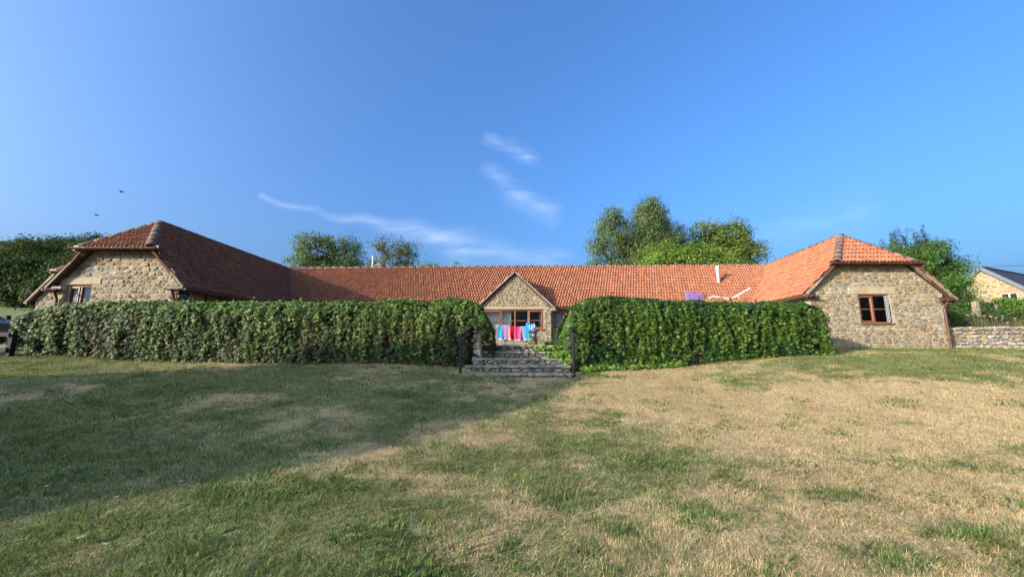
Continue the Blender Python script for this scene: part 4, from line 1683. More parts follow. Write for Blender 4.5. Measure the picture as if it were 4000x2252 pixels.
# ================================================================== stone steps
steps = thing('stone_steps', 'five rough stone steps rising from the lawn to the courtyard', 'steps', (0.1, 9.6, .9))
STEP = [(9.60, 1.040, -1.34, 1.52), (9.95, 1.215, -1.20, 1.50), (10.30, 1.390, -1.06, 1.50), (10.65, 1.570, -1.00, 1.46), (10.96, 1.745, -.92, 1.48)]
srnd = random.Random(4)
ss_ = Stones(120)
for i, (y0, zt_, x0, x1) in enumerate(STEP):
    nxt = STEP[i + 1][0] + .05 if i < 4 else 11.35
    below = STEP[i - 1][1] if i else .84
    core = MB().box(((x0 + x1) / 2, (y0 + .06 + 11.1) / 2, (zt_ - .05 + .6) / 2), (x1 - x0 - .04, 11.1 - y0 - .06, zt_ - .05 - .6))
    rs = core.build('riser', M_EARTH, steps)
    ss_.wall([(x0 + .03, below - .03), (x1 - .03, below - .03), (x1 - .03, zt_ - .055), (x0 + .03, zt_ - .055)], [],
             (0, y0 + .06, 0), X3, Z3, YN, .10, 140 + i, rs, h=(.012, .04), aspect=1.9,
             pal=[(.20, .18, .14), (.14, .12, .09), (.26, .24, .20), (.17, .13, .08), (.23, .21, .17)])
    cuts = sorted([x0, x1] + [x0 + (x1 - x0) * (k + 1 + srnd.uniform(-.25, .25)) / 3 for k in range(2)])
    for a, b in zip(cuts[:-1], cuts[1:]):
        # a slab with a chipped front edge
        mb = MB()
        m = max(4, int((b - a) / .09))
        zo = srnd.uniform(-.006, .006)
        fr, frb = [], []
        for k in range(m + 1):
            xx = a + .006 + (b - a - .012) * k / m
            jj = srnd.uniform(-.02, .018)
            fr.append((xx, y0 + jj - .01, zt_ + zo + srnd.uniform(-.006, .004)))
            frb.append((xx, y0 + jj + srnd.uniform(0, .02), zt_ + zo - .055 + srnd.uniform(-.012, .01)))
        bk = [(p[0], nxt, zt_ + zo) for p in fr]
        bkb = [(p[0], nxt, zt_ + zo - .055) for p in fr]
        M1 = m + 1
        vs_ = fr + frb + bk + bkb
        fs = []
        for k in range(m):
            fs += [(k, k + 1, M1 * 2 + k + 1, M1 * 2 + k), (k, M1 + k, M1 + k + 1, k + 1), (M1 + k, M1 * 3 + k, M1 * 3 + k + 1, M1 + k + 1)]
        fs += [(0, M1 * 2, M1 * 3, M1), (m, M1 + m, M1 * 3 + m, M1 * 2 + m)]
        mb.add(vs_, fs).build('tread', M_SLAB, steps)
ss_.build(M_DRY, steps)

# ------------------------------------------------------------------ handrails
for side, lab in ((-1, 'dark timber handrail with sloping rail on the shaded edge of the steps'), (1, 'dark timber handrail post on the sunny edge of the steps')):
    x0 = -1.27 if side < 0 else 1.52
    x1 = -1.02 if side < 0 else 1.60
    hr = thing('handrail', lab, 'handrail', (x0, 9.66, .95), 'handrails beside the steps')
    MB().box((x0, 9.66, 1.40), (.072, .072, 1.16), bevel=.01).build('post', M_POST, hr)
    MB().box((x1, 11.0, 1.75), (.085, .085, 1.10), bevel=.01).build('post', M_POST, hr)
    MB().bar((x0, 9.56, 1.93), (x1, 11.15, 2.37), .07, .075, bevel=.01).build('rail', M_POST, hr)

# ================================================================== things in the courtyard
PZ = 1.692
bench = thing('garden_bench', 'wooden garden bench carrying the striped beach towel', 'bench', (.05, 14.8, PZ))
for k, x_ in enumerate((-.56, .02, .60)):
    MB().box((x_, 14.86, PZ + .37), (.055, .055, .74), bevel=.006).build('leg', M_GREYWOOD, bench)
    MB().box((x_, 15.28, PZ + .21), (.055, .055, .42), bevel=.006).build('leg', M_GREYWOOD, bench)
    MB().bar((x_, 14.86, PZ + .12), (x_, 15.28, PZ + .12), .03, .05).build('stretcher', M_GREYWOOD, bench)
MB().box((.02, 14.86, PZ + .76), (1.26, .06, .06), bevel=.008).build('top_rail', M_GREYWOOD, bench)
MB().box((.02, 14.86, PZ + .16), (1.20, .03, .05)).build('stretcher', M_GREYWOOD, bench)
for k in range(9):
    MB().box((-.48 + k * .125, 14.86, PZ + .58), (.06, .02, .30)).build('back_slat', M_GREYWOOD, bench)
for k in range(4):
    MB().box((.02, 14.93 + k * .105, PZ + .43), (1.22, .09, .022), bevel=.004).build('seat_slat', M_GREYWOOD, bench)
for x_ in (-.35, .42):
    MB().bar((x_, 14.87, PZ + .02), (x_ + .17 * (1 if x_ < 0 else -1), 14.87, PZ + .40), .03, .03).build('brace', M_GREYWOOD, bench)


def drape(name, x0, x1, y, ztop, front, back, colf, label, nx=60, amp=.03, thick=.045, sag=0.0):
    prof = []
    nf_, nb_ = 14, 6
    for j in range(nf_ + 1):
        prof.append((-thick, -front * (1 - j / nf_)))
    prof += [(-thick * .6, .03), (0, .04), (thick * .6, .03)]
    for j in range(nb_ + 1):
        prof.append((thick, -back * j / nb_))
    vs_, fs, cs = [], [], []
    m = len(prof)
    for i in range(nx + 1):
        u = i / nx
        for j, (dy, dz) in enumerate(prof):
            hang = min(1, max(0, -dz) / max(front, .01))
            wv = amp * hang * (math.sin(u * 23 + 1.3) + .6 * math.sin(u * 41))
            ed = .035 * hang * (math.exp(-u * 14) - math.exp(-(1 - u) * 18))
            vs_.append((x0 + (x1 - x0) * u + ed * -1 + .012 * math.sin(j * .7) * hang, y + dy + wv - .015 * hang, ztop + dz + .018 * math.sin(u * 7) * (1 - hang) + .02 * hang * math.sin(u * 5 + 1) - sag * math.sin(u * math.pi)))
    mb = MB()
    mb.v = vs_
    for i in range(nx):
        for j in range(m - 1):
            mb.f.append((i * m + j, i * m + j + 1, (i + 1) * m + j + 1, (i + 1) * m + j))
            mb.c.append(colf((i + .5) / nx, (j + .5) / (m - 1)))
    o_ = mb.build(name, M_TOWEL, None, smooth=True)
    so = o_.modifiers.new('thickness', 'SOLIDIFY')
    so.thickness = .006
    return tag(o_, label, 'towel')


M_TOWEL = mat_col('terry_cloth', 0.95, 0.12, 60, 0.003, 160, spec=.1)
BANDS = [(.10, (.03, .25, .48)), (.135, (.06, .38, .58)), (.20, (.30, .28, .52)), (.30, (.46, .30, .52)), (.315, (.62, .30, .45)), (.345, (.62, .10, .18)),
         (.36, (.70, .45, .50)), (.385, (.60, .10, .16)), (.40, (.68, .35, .42)), (.54, (.52, .012, .035)), (.56, (.60, .12, .18)), (.65, (.55, .03, .14)),
         (.72, (.62, .09, .24)), (.735, (.70, .40, .50)), (.76, (.50, .15, .34)), (.775, (.66, .45, .58)), (.80, (.45, .22, .42)), (.815, (.62, .50, .62)),
         (.87, (.22, .30, .58)), (.93, (.05, .36, .56)), (1.01, (.02, .42, .60))]


def stripes(u, v):
    if v < .035:
        return (.40, .39, .40)
    for lim, c in BANDS:
        if u <= lim:
            return tuple(q_ * .62 for q_ in c)
    return tuple(q_ * .62 for q_ in BANDS[-1][1])


drape('beach_towel', -.55, .64, 14.86, PZ + .785, .50, .36, stripes, 'beach towel striped turquoise, lilac and red hung over the bench', nx=110)

table = thing('garden_table', 'weathered wooden garden table by the gable window', 'table', (.35, 15.75, PZ))
for k in range(5):
    MB().box((.34, 15.46 + k * .135, PZ + .665), (1.46, .12, .035), bevel=.006).build('plank', M_GREYWOOD, table)
for x_ in (-.28, .96):
    for y_ in (15.48, 15.96):
        MB().box((x_, y_, PZ + .32), (.075, .075, .645), bevel=.006).build('leg', M_GREYWOOD, table)
    MB().box((x_, 15.72, PZ + .60), (.05, .5, .09)).build('apron', M_GREYWOOD, table)
MB().box((.34, 15.48, PZ + .595), (1.2, .04, .09)).build('apron', M_GREYWOOD, table)
MB().box((.34, 15.48, PZ + .30), (1.2, .04, .05)).build('stretcher', M_GREYWOOD, table)
MB().bar((.94, 15.47, PZ + .30), (.66, 15.47, PZ + .56), .035, .045).build('brace', M_GREYWOOD, table)

chair = thing('garden_chair', 'slatted wooden chair holding the blue towel beside the table', 'chair', (.72, 15.2, PZ))
for x_ in (.56, .90):
    MB().box((x_, 15.20, PZ + .45), (.04, .04, .90)).build('leg', M_GREYWOOD, chair)
    MB().box((x_, 15.40, PZ + .21), (.04, .04, .42)).build('leg', M_GREYWOOD, chair)
for k in range(3):
    MB().box((.73, 15.20, PZ + .60 + k * .13), (.32, .02, .07)).build('back_slat', M_GREYWOOD, chair)
MB().box((.73, 15.31, PZ + .43), (.40, .28, .025), bevel=.005).build('seat', M_GREYWOOD, chair)


def rings(u, v):
    for cu_, cv_ in ((.62, .16), (.50, .36), (.78, .44)):
        r_ = math.hypot((u - cu_) * .32, (v - cv_) * .66)
        if .035 < r_ < .075:
            return (.42, .45, .47)
        if r_ <= .028:
            return (.02, .10, .22)
    return (.02, .23, .40) if u < .4 else (.018, .11, .28)


drape('beach_towel', .55, .90, 15.20, PZ + .93, .34, .25, rings, 'blue towel with white rings over the chair by the table', nx=40, amp=.012)

bt = MB()
prof = [(.0, .034), (.09, .036), (.13, .03), (.155, .014), (.18, .013), (.185, .018), (.215, .016)]
bt.tube([(-.22, 15.60, PZ + .683 + z_) for z_, r_ in prof], [r_ for z_, r_ in prof], 12)
tag(bt.build('bottle', M_WHITE, None, smooth=True), 'small white plastic bottle standing on the garden table', 'bottle')

trough = thing('plant_trough', 'dark rectangular plant trough against the house wall', 'planter', (1.52, 15.6, PZ))
tm_ = MB()
tm_.prism([(1.34, 15.45, PZ), (1.70, 15.45, PZ), (1.72, 15.43, PZ + .20), (1.32, 15.43, PZ + .20)], (0, .26, 0))
tm_.box((1.52, 15.565, PZ + .205), (.44, .30, .02))
tm_.build('box', M_DARK, trough)
g_ = np.random.default_rng(15)
p_ = np.stack([1.36 + .34 * g_.random(160), 15.46 + .22 * g_.random(160), PZ + .21 + .16 * g_.random(160) ** 2], 1)
V, F, Cc = leaves_mesh(p_, g_.normal(0, .6, (160, 3)) + np.array([0, -.3, .8]), g_.normal(0, .7, (160, 3)) + np.array([0, 0, .5]), .025 + .03 * g_.random(160),
                       np.array([.10, .16, .03]) * (.6 + .8 * g_.random((160, 1))), qV, qF)
link('foliage', mesh_np('foliage', V, F, Cc), M_LEAF, trough)

airer = thing('rotary_airer', 'white rotary clothes airer rising above the creeper hedge', 'clothes airer', (7.72, 13.5, PZ))
MB().tube([(7.72, 13.5, PZ), (7.72, 13.5, 3.42)], .024, 10).build('pole', M_METAL, airer)
MB().tube([(7.72, 13.5, 3.30), (7.72, 13.5, 3.43)], .045, 10).build('hub', M_DARK, airer)
for tip in ((8.46, 13.5, 3.77), (7.10, 13.45, 3.48), (7.72, 14.2, 3.55)):
    MB().bar((7.72, 13.5, 3.38), tip, .032, .032).build('arm', M_WHITE, airer)
MB().bar((7.10, 13.45, 3.48), (6.94, 13.45, 3.40), .03, .03).build('arm', M_WHITE, airer)
MB().tube([(8.02, 13.48, 3.50), (8.03, 13.48, 3.36)], .02, 6).build('peg_bag', MATS['arch_brick'], airer)
rail_ = thing('clothes_rail', 'tall clothes rail with the purple towel behind the hedge', 'clothes rail', (6.45, 13.5, PZ))
for x_ in (6.2, 6.7):
    MB().tube([(x_, 13.5, PZ), (x_, 13.5, 3.58)], .018, 8).build('post', M_METAL, rail_)
MB().tube([(6.16, 13.5, 3.58), (6.74, 13.5, 3.58)], .018, 8).build('bar', M_METAL, rail_)
drape('beach_towel', 6.17, 6.72, 13.5, 3.585, .75, .7, lambda u, v: (.20, .115, .30), 'plain purple towel drying on the rail behind the hedge', nx=30, amp=.012)

# ================================================================== trees
def tree(name, label, base, trunk_top, lobes, clumps, per, leaf, pal, seed, bark=None, rad=.28, sig=.42, shape=(.42, 1.0), upright=0.0,
         group=None, category='tree', shell=.45, flat=.65, twig=.45):
    """tapered trunk, limbs to every lobe, twigs to clumps of leaf-sized faces"""
    g = np.random.default_rng(seed)
    rnd = random.Random(seed)
    bx, by, bz = base
    root = thing(name, label, category, base, group)
    wood = MB()
    top_ = Vector(trunk_top)
    b0 = Vector((bx, by, bz - .2))
    mid = (b0 + top_) / 2 + Vector((rnd.uniform(-.3, .3), rnd.uniform(-.3, .3), 0))
    wood.tube([b0, b0 + Vector((0, 0, .6)), mid, top_], [rad * 1.5, rad * 1.1, rad * .85, rad * .6], 8)
    Ps, Cs, Os = [], [], []
    tot_v = sum(l[3] * l[4] * l[5] for l in lobes)
    for (cx, cy, cz, rx, ry, rz_) in lobes:
        c = Vector((cx, cy, cz))
        start = b0 + (top_ - b0) * rnd.uniform(.55, 1.0)
        k = (start + c) / 2 + Vector((rnd.uniform(-.4, .4), rnd.uniform(-.4, .4), rnd.uniform(-.2, .5)))
        wood.tube([start, k, c, c + Vector((rnd.uniform(-.3, .3) * rx, 0, .6 * rz_))], [rad * .55, rad * .40, rad * .25, rad * .06], 6)
        m = max(4, int(clumps * 1.7 * (rx * ry * rz_) / tot_v))
        d = norm(g.normal(0, 1, (m, 3)))
        rr = (shell + (1 - shell) * g.random(m)) ** .6
        rr *= .80 + .34 * fbm(d[:, 0] * 1.7 + cx, d[:, 2] * 1.7 + cz, seed, 3)
        pc = np.array([cx, cy, cz]) + d * rr[:, None] * np.array([rx, ry, rz_])
        for q_ in range(m):
            if rnd.random() < twig:
                e = Vector(pc[q_])
                s_ = c + (e - c) * rnd.uniform(0, .35)
                kk = (s_ + e) / 2 + Vector((rnd.uniform(-.2, .2), rnd.uniform(-.2, .2), rnd.uniform(-.1, .25)))
                wood.tube([s_, kk, e], [rad * .14, rad * .09, rad * .03], 4, caps=False)
        cnt = np.maximum(2, g.poisson(per * 1.8, m))
        idx = np.repeat(np.arange(m), cnt)
        sg = sig * (0.6 + .8 * g.random(m))[idx]
        P = pc[idx] + np.clip(g.normal(0, 1, (len(idx), 3)), -1.5, 1.5) * sg[:, None] * np.array([1, 1, flat])
        col = np.array([1.62, 1.85, 1.50]) * np.array(pal)[g.integers(0, len(pal), m)][idx] * (.80 + .40 * g.random((m, 1)))[idx] * (.82 + .36 * g.random((len(idx), 1)))
        Ps.append(P), Cs.append(col)
        Os.append(norm((P - np.array([cx, cy, cz - .3 * rz_])) / np.array([rx, ry, rz_])))
    wood.build('trunk', bark or M_BARK, root)
    P, col = np.concatenate(Ps), np.concatenate(Cs)
    n = len(P)
    Nn = g.normal(0, .50, (n, 3)) + np.concatenate(Os) * .75 + np.array([0, 0, .30 * (1 - upright)])
    T = g.normal(0, .8, (n, 3)) + np.array([0, 0, -.25 + upright * 2.0])
    w, l_ = shape
    qv = np.array([(0, 0, 0), (w * .5, l_ * .5, .06), (0, l_, -.05), (-w * .5, l_ * .5, .06)])
    V, F, Cc = leaves_mesh(P, Nn, T, leaf * .78 * (.6 + .8 * g.random(n)), col, qv, np.array([(0, 1, 2, 3)]))
    o_ = link('crown', mesh_np('crown', V, F, Cc), M_LEAF, root)
    o_['kind'] = 'stuff'
    return root


ASH = [(.055, .075, .022), (.070, .085, .028), (.045, .065, .022), (.085, .095, .030)]
LIGHT = [(.105, .135, .028), (.085, .115, .026), (.125, .145, .030), (.070, .105, .024)]
WILLOW = [(.085, .100, .042), (.065, .085, .036), (.100, .105, .048), (.055, .075, .034)]
DARKG = [(.040, .065, .020), (.032, .052, .018), (.055, .075, .022), (.048, .060, .020)]
FRESH = [(.060, .105, .024), (.048, .090, .022), (.075, .120, .028)]

tz = gz1(-18, 38)
tree('ash_tree', 'broad ash tree with open limbs behind the shaded end of the ridge', (-18.9, 38, tz), (-18.8, 38, 7.5),
     [(-21.3, 38, 9.6, 1.8, 1.8, 1.9), (-19.6, 37.5, 11.6, 2.2, 2.0, 1.8), (-18.9, 38.5, 9.4, 1.9, 1.9, 2.2), (-16.8, 38, 11.2, 1.7, 1.7, 2.2),
      (-16.2, 37.6, 9.0, 1.6, 1.5, 1.6), (-22.2, 38, 8.4, 1.2, 1.3, 1.0), (-20.3, 38, 7.8, 2.0, 1.6, 1.2), (-17.5, 37.6, 7.9, 2.0, 1.5, 1.3)],
     210, 40, .26, ASH, 201, rad=.32, sig=.40, group='trees behind the farmhouse')
tree('ash_tree', 'thin half bare ash tree beside the white vent pipe', (-11.3, 36, tz), (-11.2, 36, 7.5),
     [(-12.5, 36, 11.0, 1.0, 1.0, 1.7), (-10.9, 36, 10.6, 1.2, 1.1, 2.1), (-9.9, 36, 10.2, 1.0, 1.0, 1.9), (-13.2, 36, 9.2, 1.1, 1.0, 1.0),
      (-8.9, 36, 8.8, .9, .9, 1.0), (-11.4, 36, 8.3, 1.9, 1.2, 1.1)],
     130, 22, .22, [(.070, .072, .036), (.058, .062, .032), (.085, .080, .042)], 202, bark=M_BARKPALE, rad=.2, sig=.33, twig=1.0, group='trees behind the farmhouse')
tree('shrub', 'small bright green bush showing over the roof ridge', (-5.6, 27, 1.8), (-5.6, 27, 5.5), [(-5.9, 27, 6.9, .8, .7, .9), (-5.1, 27, 6.6, .8, .7, .8)], 40, 36, .17, FRESH + LIGHT, 203,
     rad=.08, sig=.26, category='bush')
tree('shrub', 'slim leafy shoot poking above the middle of the ridge', (-3.85, 26, 1.8), (-3.85, 26, 6.3), [(-3.85, 26, 6.9, .16, .16, .75)], 9, 14, .15, FRESH, 204, rad=.04, sig=.13,
     category='bush')
tree('shrub', 'sparse shrub tips showing above the stone gable', (.1, 26, 1.8), (.1, 26, 5.7), [(-.5, 26, 6.5, .7, .4, .45), (.7, 26, 6.7, .5, .4, .55)], 22, 12, .15, DARKG, 205, rad=.05, sig=.18,
     twig=1, category='bush')
tree('willow_tree', 'tall grey green willow with upright tufts behind the sunny roof', (11.2, 34, 2.2), (11.2, 34, 8),
     [(9.3, 34, 12.2, 1.5, 1.4, 2.2), (12.7, 34, 13.0, 1.6, 1.5, 2.3), (14.1, 34.2, 11.3, 1.5, 1.4, 2.0), (7.8, 34, 10.9, .8, .8, 1.3), (8.0, 34, 8.6, 1.1, 1.0, 1.5),
      (10.7, 34, 9.4, 1.9, 1.5, 1.8), (12.9, 34, 10.0, 2.0, 1.6, 2.0), (13.2, 34, 14.3, .8, .8, 1.0), (15.7, 35, 11.6, .7, .7, 1.4), (15.2, 34.6, 9.8, 1.6, 1.2, 1.8), (11.2, 34.4, 11.2, 1.2, 1.2, 1.6)],
     380, 46, .32, WILLOW, 206, bark=M_BARKPALE, rad=.34, sig=.36, shape=(.20, 1.0), upright=.75, flat=1.1, group='trees behind the farmhouse')
tree('ash_tree', 'rounded sunlit ash tree standing behind the flue', (20.3, 36, 2.3), (20.2, 36, 8),
     [(19.0, 36, 12.2, 1.9, 1.7, 1.7), (21.3, 36, 12.4, 1.9, 1.7, 1.6), (23.0, 36, 10.8, 1.4, 1.3, 1.4), (18.0, 36, 10.4, 1.8, 1.5, 1.5), (20.6, 35.6, 10.3, 2.2, 1.7, 1.5),
      (22.0, 36, 8.7, 1.4, 1.3, 1.0), (19.0, 35.6, 8.4, 2.2, 1.6, 1.4)],
     250, 42, .25, [(.090, .105, .026), (.075, .092, .026), (.110, .115, .030), (.058, .078, .022)], 207, rad=.32, sig=.40, group='trees behind the farmhouse')
tree('shrub', 'dense light green thicket between the willow and the ash', (14.2, 31, 2.1), (14.2, 31, 6), [(12.4, 31, 8.4, 1.7, 1.4, 2.2), (14.6, 30.8, 8.3, 1.7, 1.4, 2.0), (16.6, 31, 8.0, 1.5, 1.3, 2.2), (10.6, 31, 7.6, 1.3, 1.1, 1.4), (18.2, 31, 7.4, 1.3, 1.1, 1.6)],
     260, 48, .22, LIGHT, 208, rad=.12, sig=.34, category='bush')
tree('shrub', 'dark low bush where the sunny wing meets the ridge', (24.6, 36, 2.3), (24.6, 36, 7), [(24.2, 36, 8.5, 1.6, 1.2, .8), (26.2, 36, 8.2, 1.4, 1.1, .7)], 60, 40, .22, DARKG, 209, rad=.1, sig=.3,
     category='bush')
tree('shrub', 'dark treetop peeping over the shaded roof slope', (-25.2, 38, 4), (-25, 38, 9), [(-23.9, 38, 8.6, 1.0, 1.0, 1.0), (-22.6, 38, 8.6, 1.0, 1.0, 1.0)], 60, 40, .24, DARKG, 210, rad=.12, sig=.34, category='bush')
# tree beside the sunny wing
tree('elder_tree', 'leafy dark green tree with feathery shoots beside the sunny wing', (21.0, 19.3, 2.6), (20.9, 19.3, 4.6),
     [(20.0, 19.2, 5.6, 1.3, 1.2, 1.3), (21.4, 19.3, 5.9, 1.3, 1.2, 1.4), (22.2, 19.2, 4.8, 1.0, 1.0, 1.2), (20.6, 18.9, 4.2, 1.6, 1.1, 1.1), (19.3, 19, 6.0, .8, .8, .9),
      (21.9, 19, 3.7, 1.0, .9, .7)], 300, 60, .13, FRESH + DARKG, 211, rad=.14, sig=.24)
sh_root = [o for o in C.objects if o.name.startswith('elder_tree')][0]
g_ = np.random.default_rng(77)
sp, sn_, stt = [], [], []
wood_ = MB()
for _ in range(46):
    ax = 19.0 + 3.9 * g_.random()
    az = 6.25 + .75 * math.exp(-((ax - 20.7) / 1.2) ** 2) - .9 * max(0, ax - 21.6)
    hgt = .35 + .75 * g_.random()
    lean_ = g_.normal(0, .16)
    ay = 19.0 + .5 * g_.random()
    wood_.tube([(ax, ay, az - .3), (ax + lean_ * hgt, ay, az + hgt)], [.014, .004], 4, caps=False)
    for k in range(int(hgt / .05)):
        t_ = k / max(1, int(hgt / .05))
        for s_ in (-1, 1, 0):
            sp.append((ax + lean_ * hgt * t_, ay, az + hgt * t_))
            sn_.append((g_.normal(0, .4), -.3, .9))
            stt.append((s_ + g_.normal(0, .3), g_.normal(0, .6), .45))
V, F, Cc = leaves_mesh(np.array(sp), np.array(sn_), np.array(stt), .10 + .07 * g_.random(len(sp)), np.array([.060, .095, .028]) * (.7 + .6 * g_.random((len(sp), 1))),
                       np.array([(0, 0, 0), (.16, .5, .05), (0, 1, -.1), (-.16, .5, .05)]), np.array([(0, 1, 2, 3)]))
o = link('shoots', mesh_np('shoots', V, F, Cc), M_LEAF, sh_root)
o['kind'] = 'stuff'
wood_.build('twigs', M_BARK, sh_root)

# the wood on the hillside beyond the drive, tree by tree
WOOD = [(-47, 40, 13.6, 3.2, 'dark oak at the far edge of the wood', DARKG), (-44.2, 36, 12.6, 2.7, 'dark round tree second along the edge of the wood', DARKG),
        (-41.0, 37, 13.2, 2.8, 'tallest dark tree in the middle of the wood', DARKG), (-38.5, 35, 12.2, 2.4, 'dense dark tree in the wood left of the outbuilding', DARKG),
        (-36.5, 38, 12.8, 2.7, 'tree with a paler crown behind the outbuilding roof', [(.065, .085, .024), (.05, .07, .022)]),
        (-32.8, 34, 11.4, 2.0, 'yellowish green tree rising behind the hipped gable', LIGHT),
        (-35.2, 32, 10.2, 2.0, 'olive young tree in front of the dark wood', [(.07, .085, .024), (.09, .10, .028)]),
        (-40.5, 31, 10.6, 2.2, 'yellow leaved young tree at the field edge', [(.085, .090, .026), (.06, .075, .022)]),
        (-37.2, 29, 9.0, 1.8, 'low bushy tree above the sloping field', DARKG), (-33.0, 28.5, 8.4, 1.6, 'small dark tree nearest the outbuilding', DARKG),
        (-42.5, 32.5, 11.4, 2.0, 'leaning dark tree at the left end of the wood', DARKG)]
for k, (x_, y_, zt_, r_, lab, pal_) in enumerate(WOOD):
    zb_ = gz1(x_, y_)
    H = zt_ - zb_
    rr_ = random.Random(300 + k)
    pal_ = [tuple(c_ * .44 for c_ in p3_) for p3_ in pal_]  # shade over the wood put into the leaf colours
    lob = [(x_ + rr_.uniform(-.4, .4) * r_, y_ + rr_.uniform(-.3, .3) * r_, zb_ + H * f_, r_ * w_, r_ * w_ * .9, H * .20) for f_, w_ in ((.22, .8), (.40, 1.0), (.58, .95), (.76, .7))]
    lob += [(x_ + s_ * r_ * .7, y_ - .3 * r_, zb_ + H * rr_.uniform(.3, .7), r_ * .6, r_ * .6, H * .16) for s_ in (-1, 1)]
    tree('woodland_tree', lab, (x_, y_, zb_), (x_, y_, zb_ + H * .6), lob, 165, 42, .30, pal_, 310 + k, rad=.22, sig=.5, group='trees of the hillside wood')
# closed ranks of the wood further up the hill
g_ = np.random.default_rng(401)
n_ = 24000
x_ = -66 + 24 * g_.random(n_)
y_ = 42 + 8 * g_.random(n_)
hh_ = 8.6 + 1.5 * fbm(x_ * .35, y_ * .2, 402, 3)
u_ = g_.random(n_) ** .6
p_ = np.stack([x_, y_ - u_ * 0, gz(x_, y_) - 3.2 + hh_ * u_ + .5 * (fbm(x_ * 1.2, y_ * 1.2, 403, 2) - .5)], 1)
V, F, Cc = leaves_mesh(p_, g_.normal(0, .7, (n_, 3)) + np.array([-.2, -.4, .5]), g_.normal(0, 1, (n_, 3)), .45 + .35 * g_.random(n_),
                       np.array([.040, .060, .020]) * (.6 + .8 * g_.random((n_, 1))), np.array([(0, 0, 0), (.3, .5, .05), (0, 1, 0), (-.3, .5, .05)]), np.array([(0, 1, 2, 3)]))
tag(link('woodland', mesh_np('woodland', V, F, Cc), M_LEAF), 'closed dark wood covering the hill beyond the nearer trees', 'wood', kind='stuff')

# ================================================================== right hand garden
dw = thing('dry_stone_wall', 'low lichened dry stone wall beside the downpipe', 'wall', (18, 13.6, 1.6))
dpoly = [(15.22, 1.35), (22.5, 1.2), (22.5, 2.28), (19, 2.31), (17.2, 2.34), (15.22, 2.30)]
core = MB().prism([(u, 13.62, v) for u, v in dpoly], (0, .38, 0)).build('core', M_MORTAR, dw)
ds = Stones(295)
dpal = [(.27, .24, .19), (.23, .195, .145), (.31, .28, .225), (.20, .165, .12), (.29, .215, .105), (.26, .23, .185)]
ds.wall(dpoly, [], (0, 13.62, 0), X3, Z3, YN, .125, 150, core, h=(.03, .09), aspect=1.6, gap=.008, pal=dpal, visible=lambda u, v: u < 18.6 and v > 1.5)
drn = random.Random(8)
xx_ = 15.25
while xx_ < 22.4:
    ww_ = drn.uniform(.18, .36)
    hh_ = drn.uniform(.06, .11)
    MB().box((xx_ + ww_ / 2, 13.78 + drn.uniform(-.02, .02), float(np.interp(xx_, [15.2, 17.2, 19, 22.5], [2.30, 2.34, 2.31, 2.28])) + hh_ * .35), (ww_ - .015, .50, hh_),
             Euler((drn.uniform(-.06, .06), drn.uniform(-.08, .08), drn.uniform(-.06, .06))).to_matrix(), tuple(c_ * drn.uniform(.85, 1.15) for c_ in drn.choice(dpal)), bevel=.03).build('coping_stone', M_DRY, dw)
    xx_ += ww_
ds.build(M_DRY, dw)

bw_ = thing('garden_boundary_wall', 'sunlit rubble wall in front of the slate roofed barn', 'wall', (28, 22, 3))
bpoly = [(24.0, 2.4), (34.0, 2.4), (34.0, 4.15), (24.0, 4.35)]
bcore = MB().prism([(u, 22.0, v) for u, v in bpoly], (0, .35, 0)).build('core', M_MORTAR, bw_)
bs = Stones(120)
bs.wall(bpoly, [], (0, 22.0, 0), X3, Z3, YN, .20, 151, bcore, h=(.03, .06), pal=dpal, visible=lambda u, v: u < 30)
bs.build(M_DRY, bw_)

for x_, y_, zt_, w_, lab in ((20.6, 17, 3.72, .19, 'stout weathered timber post standing in the garden bed'), (25.3, 20.0, 3.95, .10, 'thin timber post by the clipped bush')):
    zb_ = gz1(x_, y_)
    pmb = MB().box((x_, y_, (zb_ + zt_) / 2 - .05), (w_, w_, zt_ - zb_ + .1), bevel=.02)
    pmb.box((x_, y_, zt_ + .01), (w_ * .9, w_ * .9, .03), bevel=.012)
    tag(pmb.build('timber_post', M_GREYWOOD), lab, 'post')
tree('shrub', 'clipped green bush above the garden wall by the barn', (27.8, 20.9, gz1(27.8, 20.9)), (27.8, 20.9, 3.4), [(27.4, 20.9, 3.95, 1.0, .8, .50), (28.8, 20.9, 3.9, 1.0, .8, .5)], 110, 46, .12, FRESH + LIGHT, 220,
     rad=.05, sig=.17, category='bush')
tree('shrub', 'dark shaded shrub behind the dry stone wall', (19.2, 16.8, 2.3), (19.2, 16.8, 2.6), [(18.6, 16.9, 2.9, 1.2, .7, .55), (20.6, 17.2, 2.9, 1.3, .7, .5), (22.3, 17.6, 2.9, 1.1, .7, .55)], 130, 46, .12, DARKG, 221,
     rad=.05, sig=.2, category='bush')
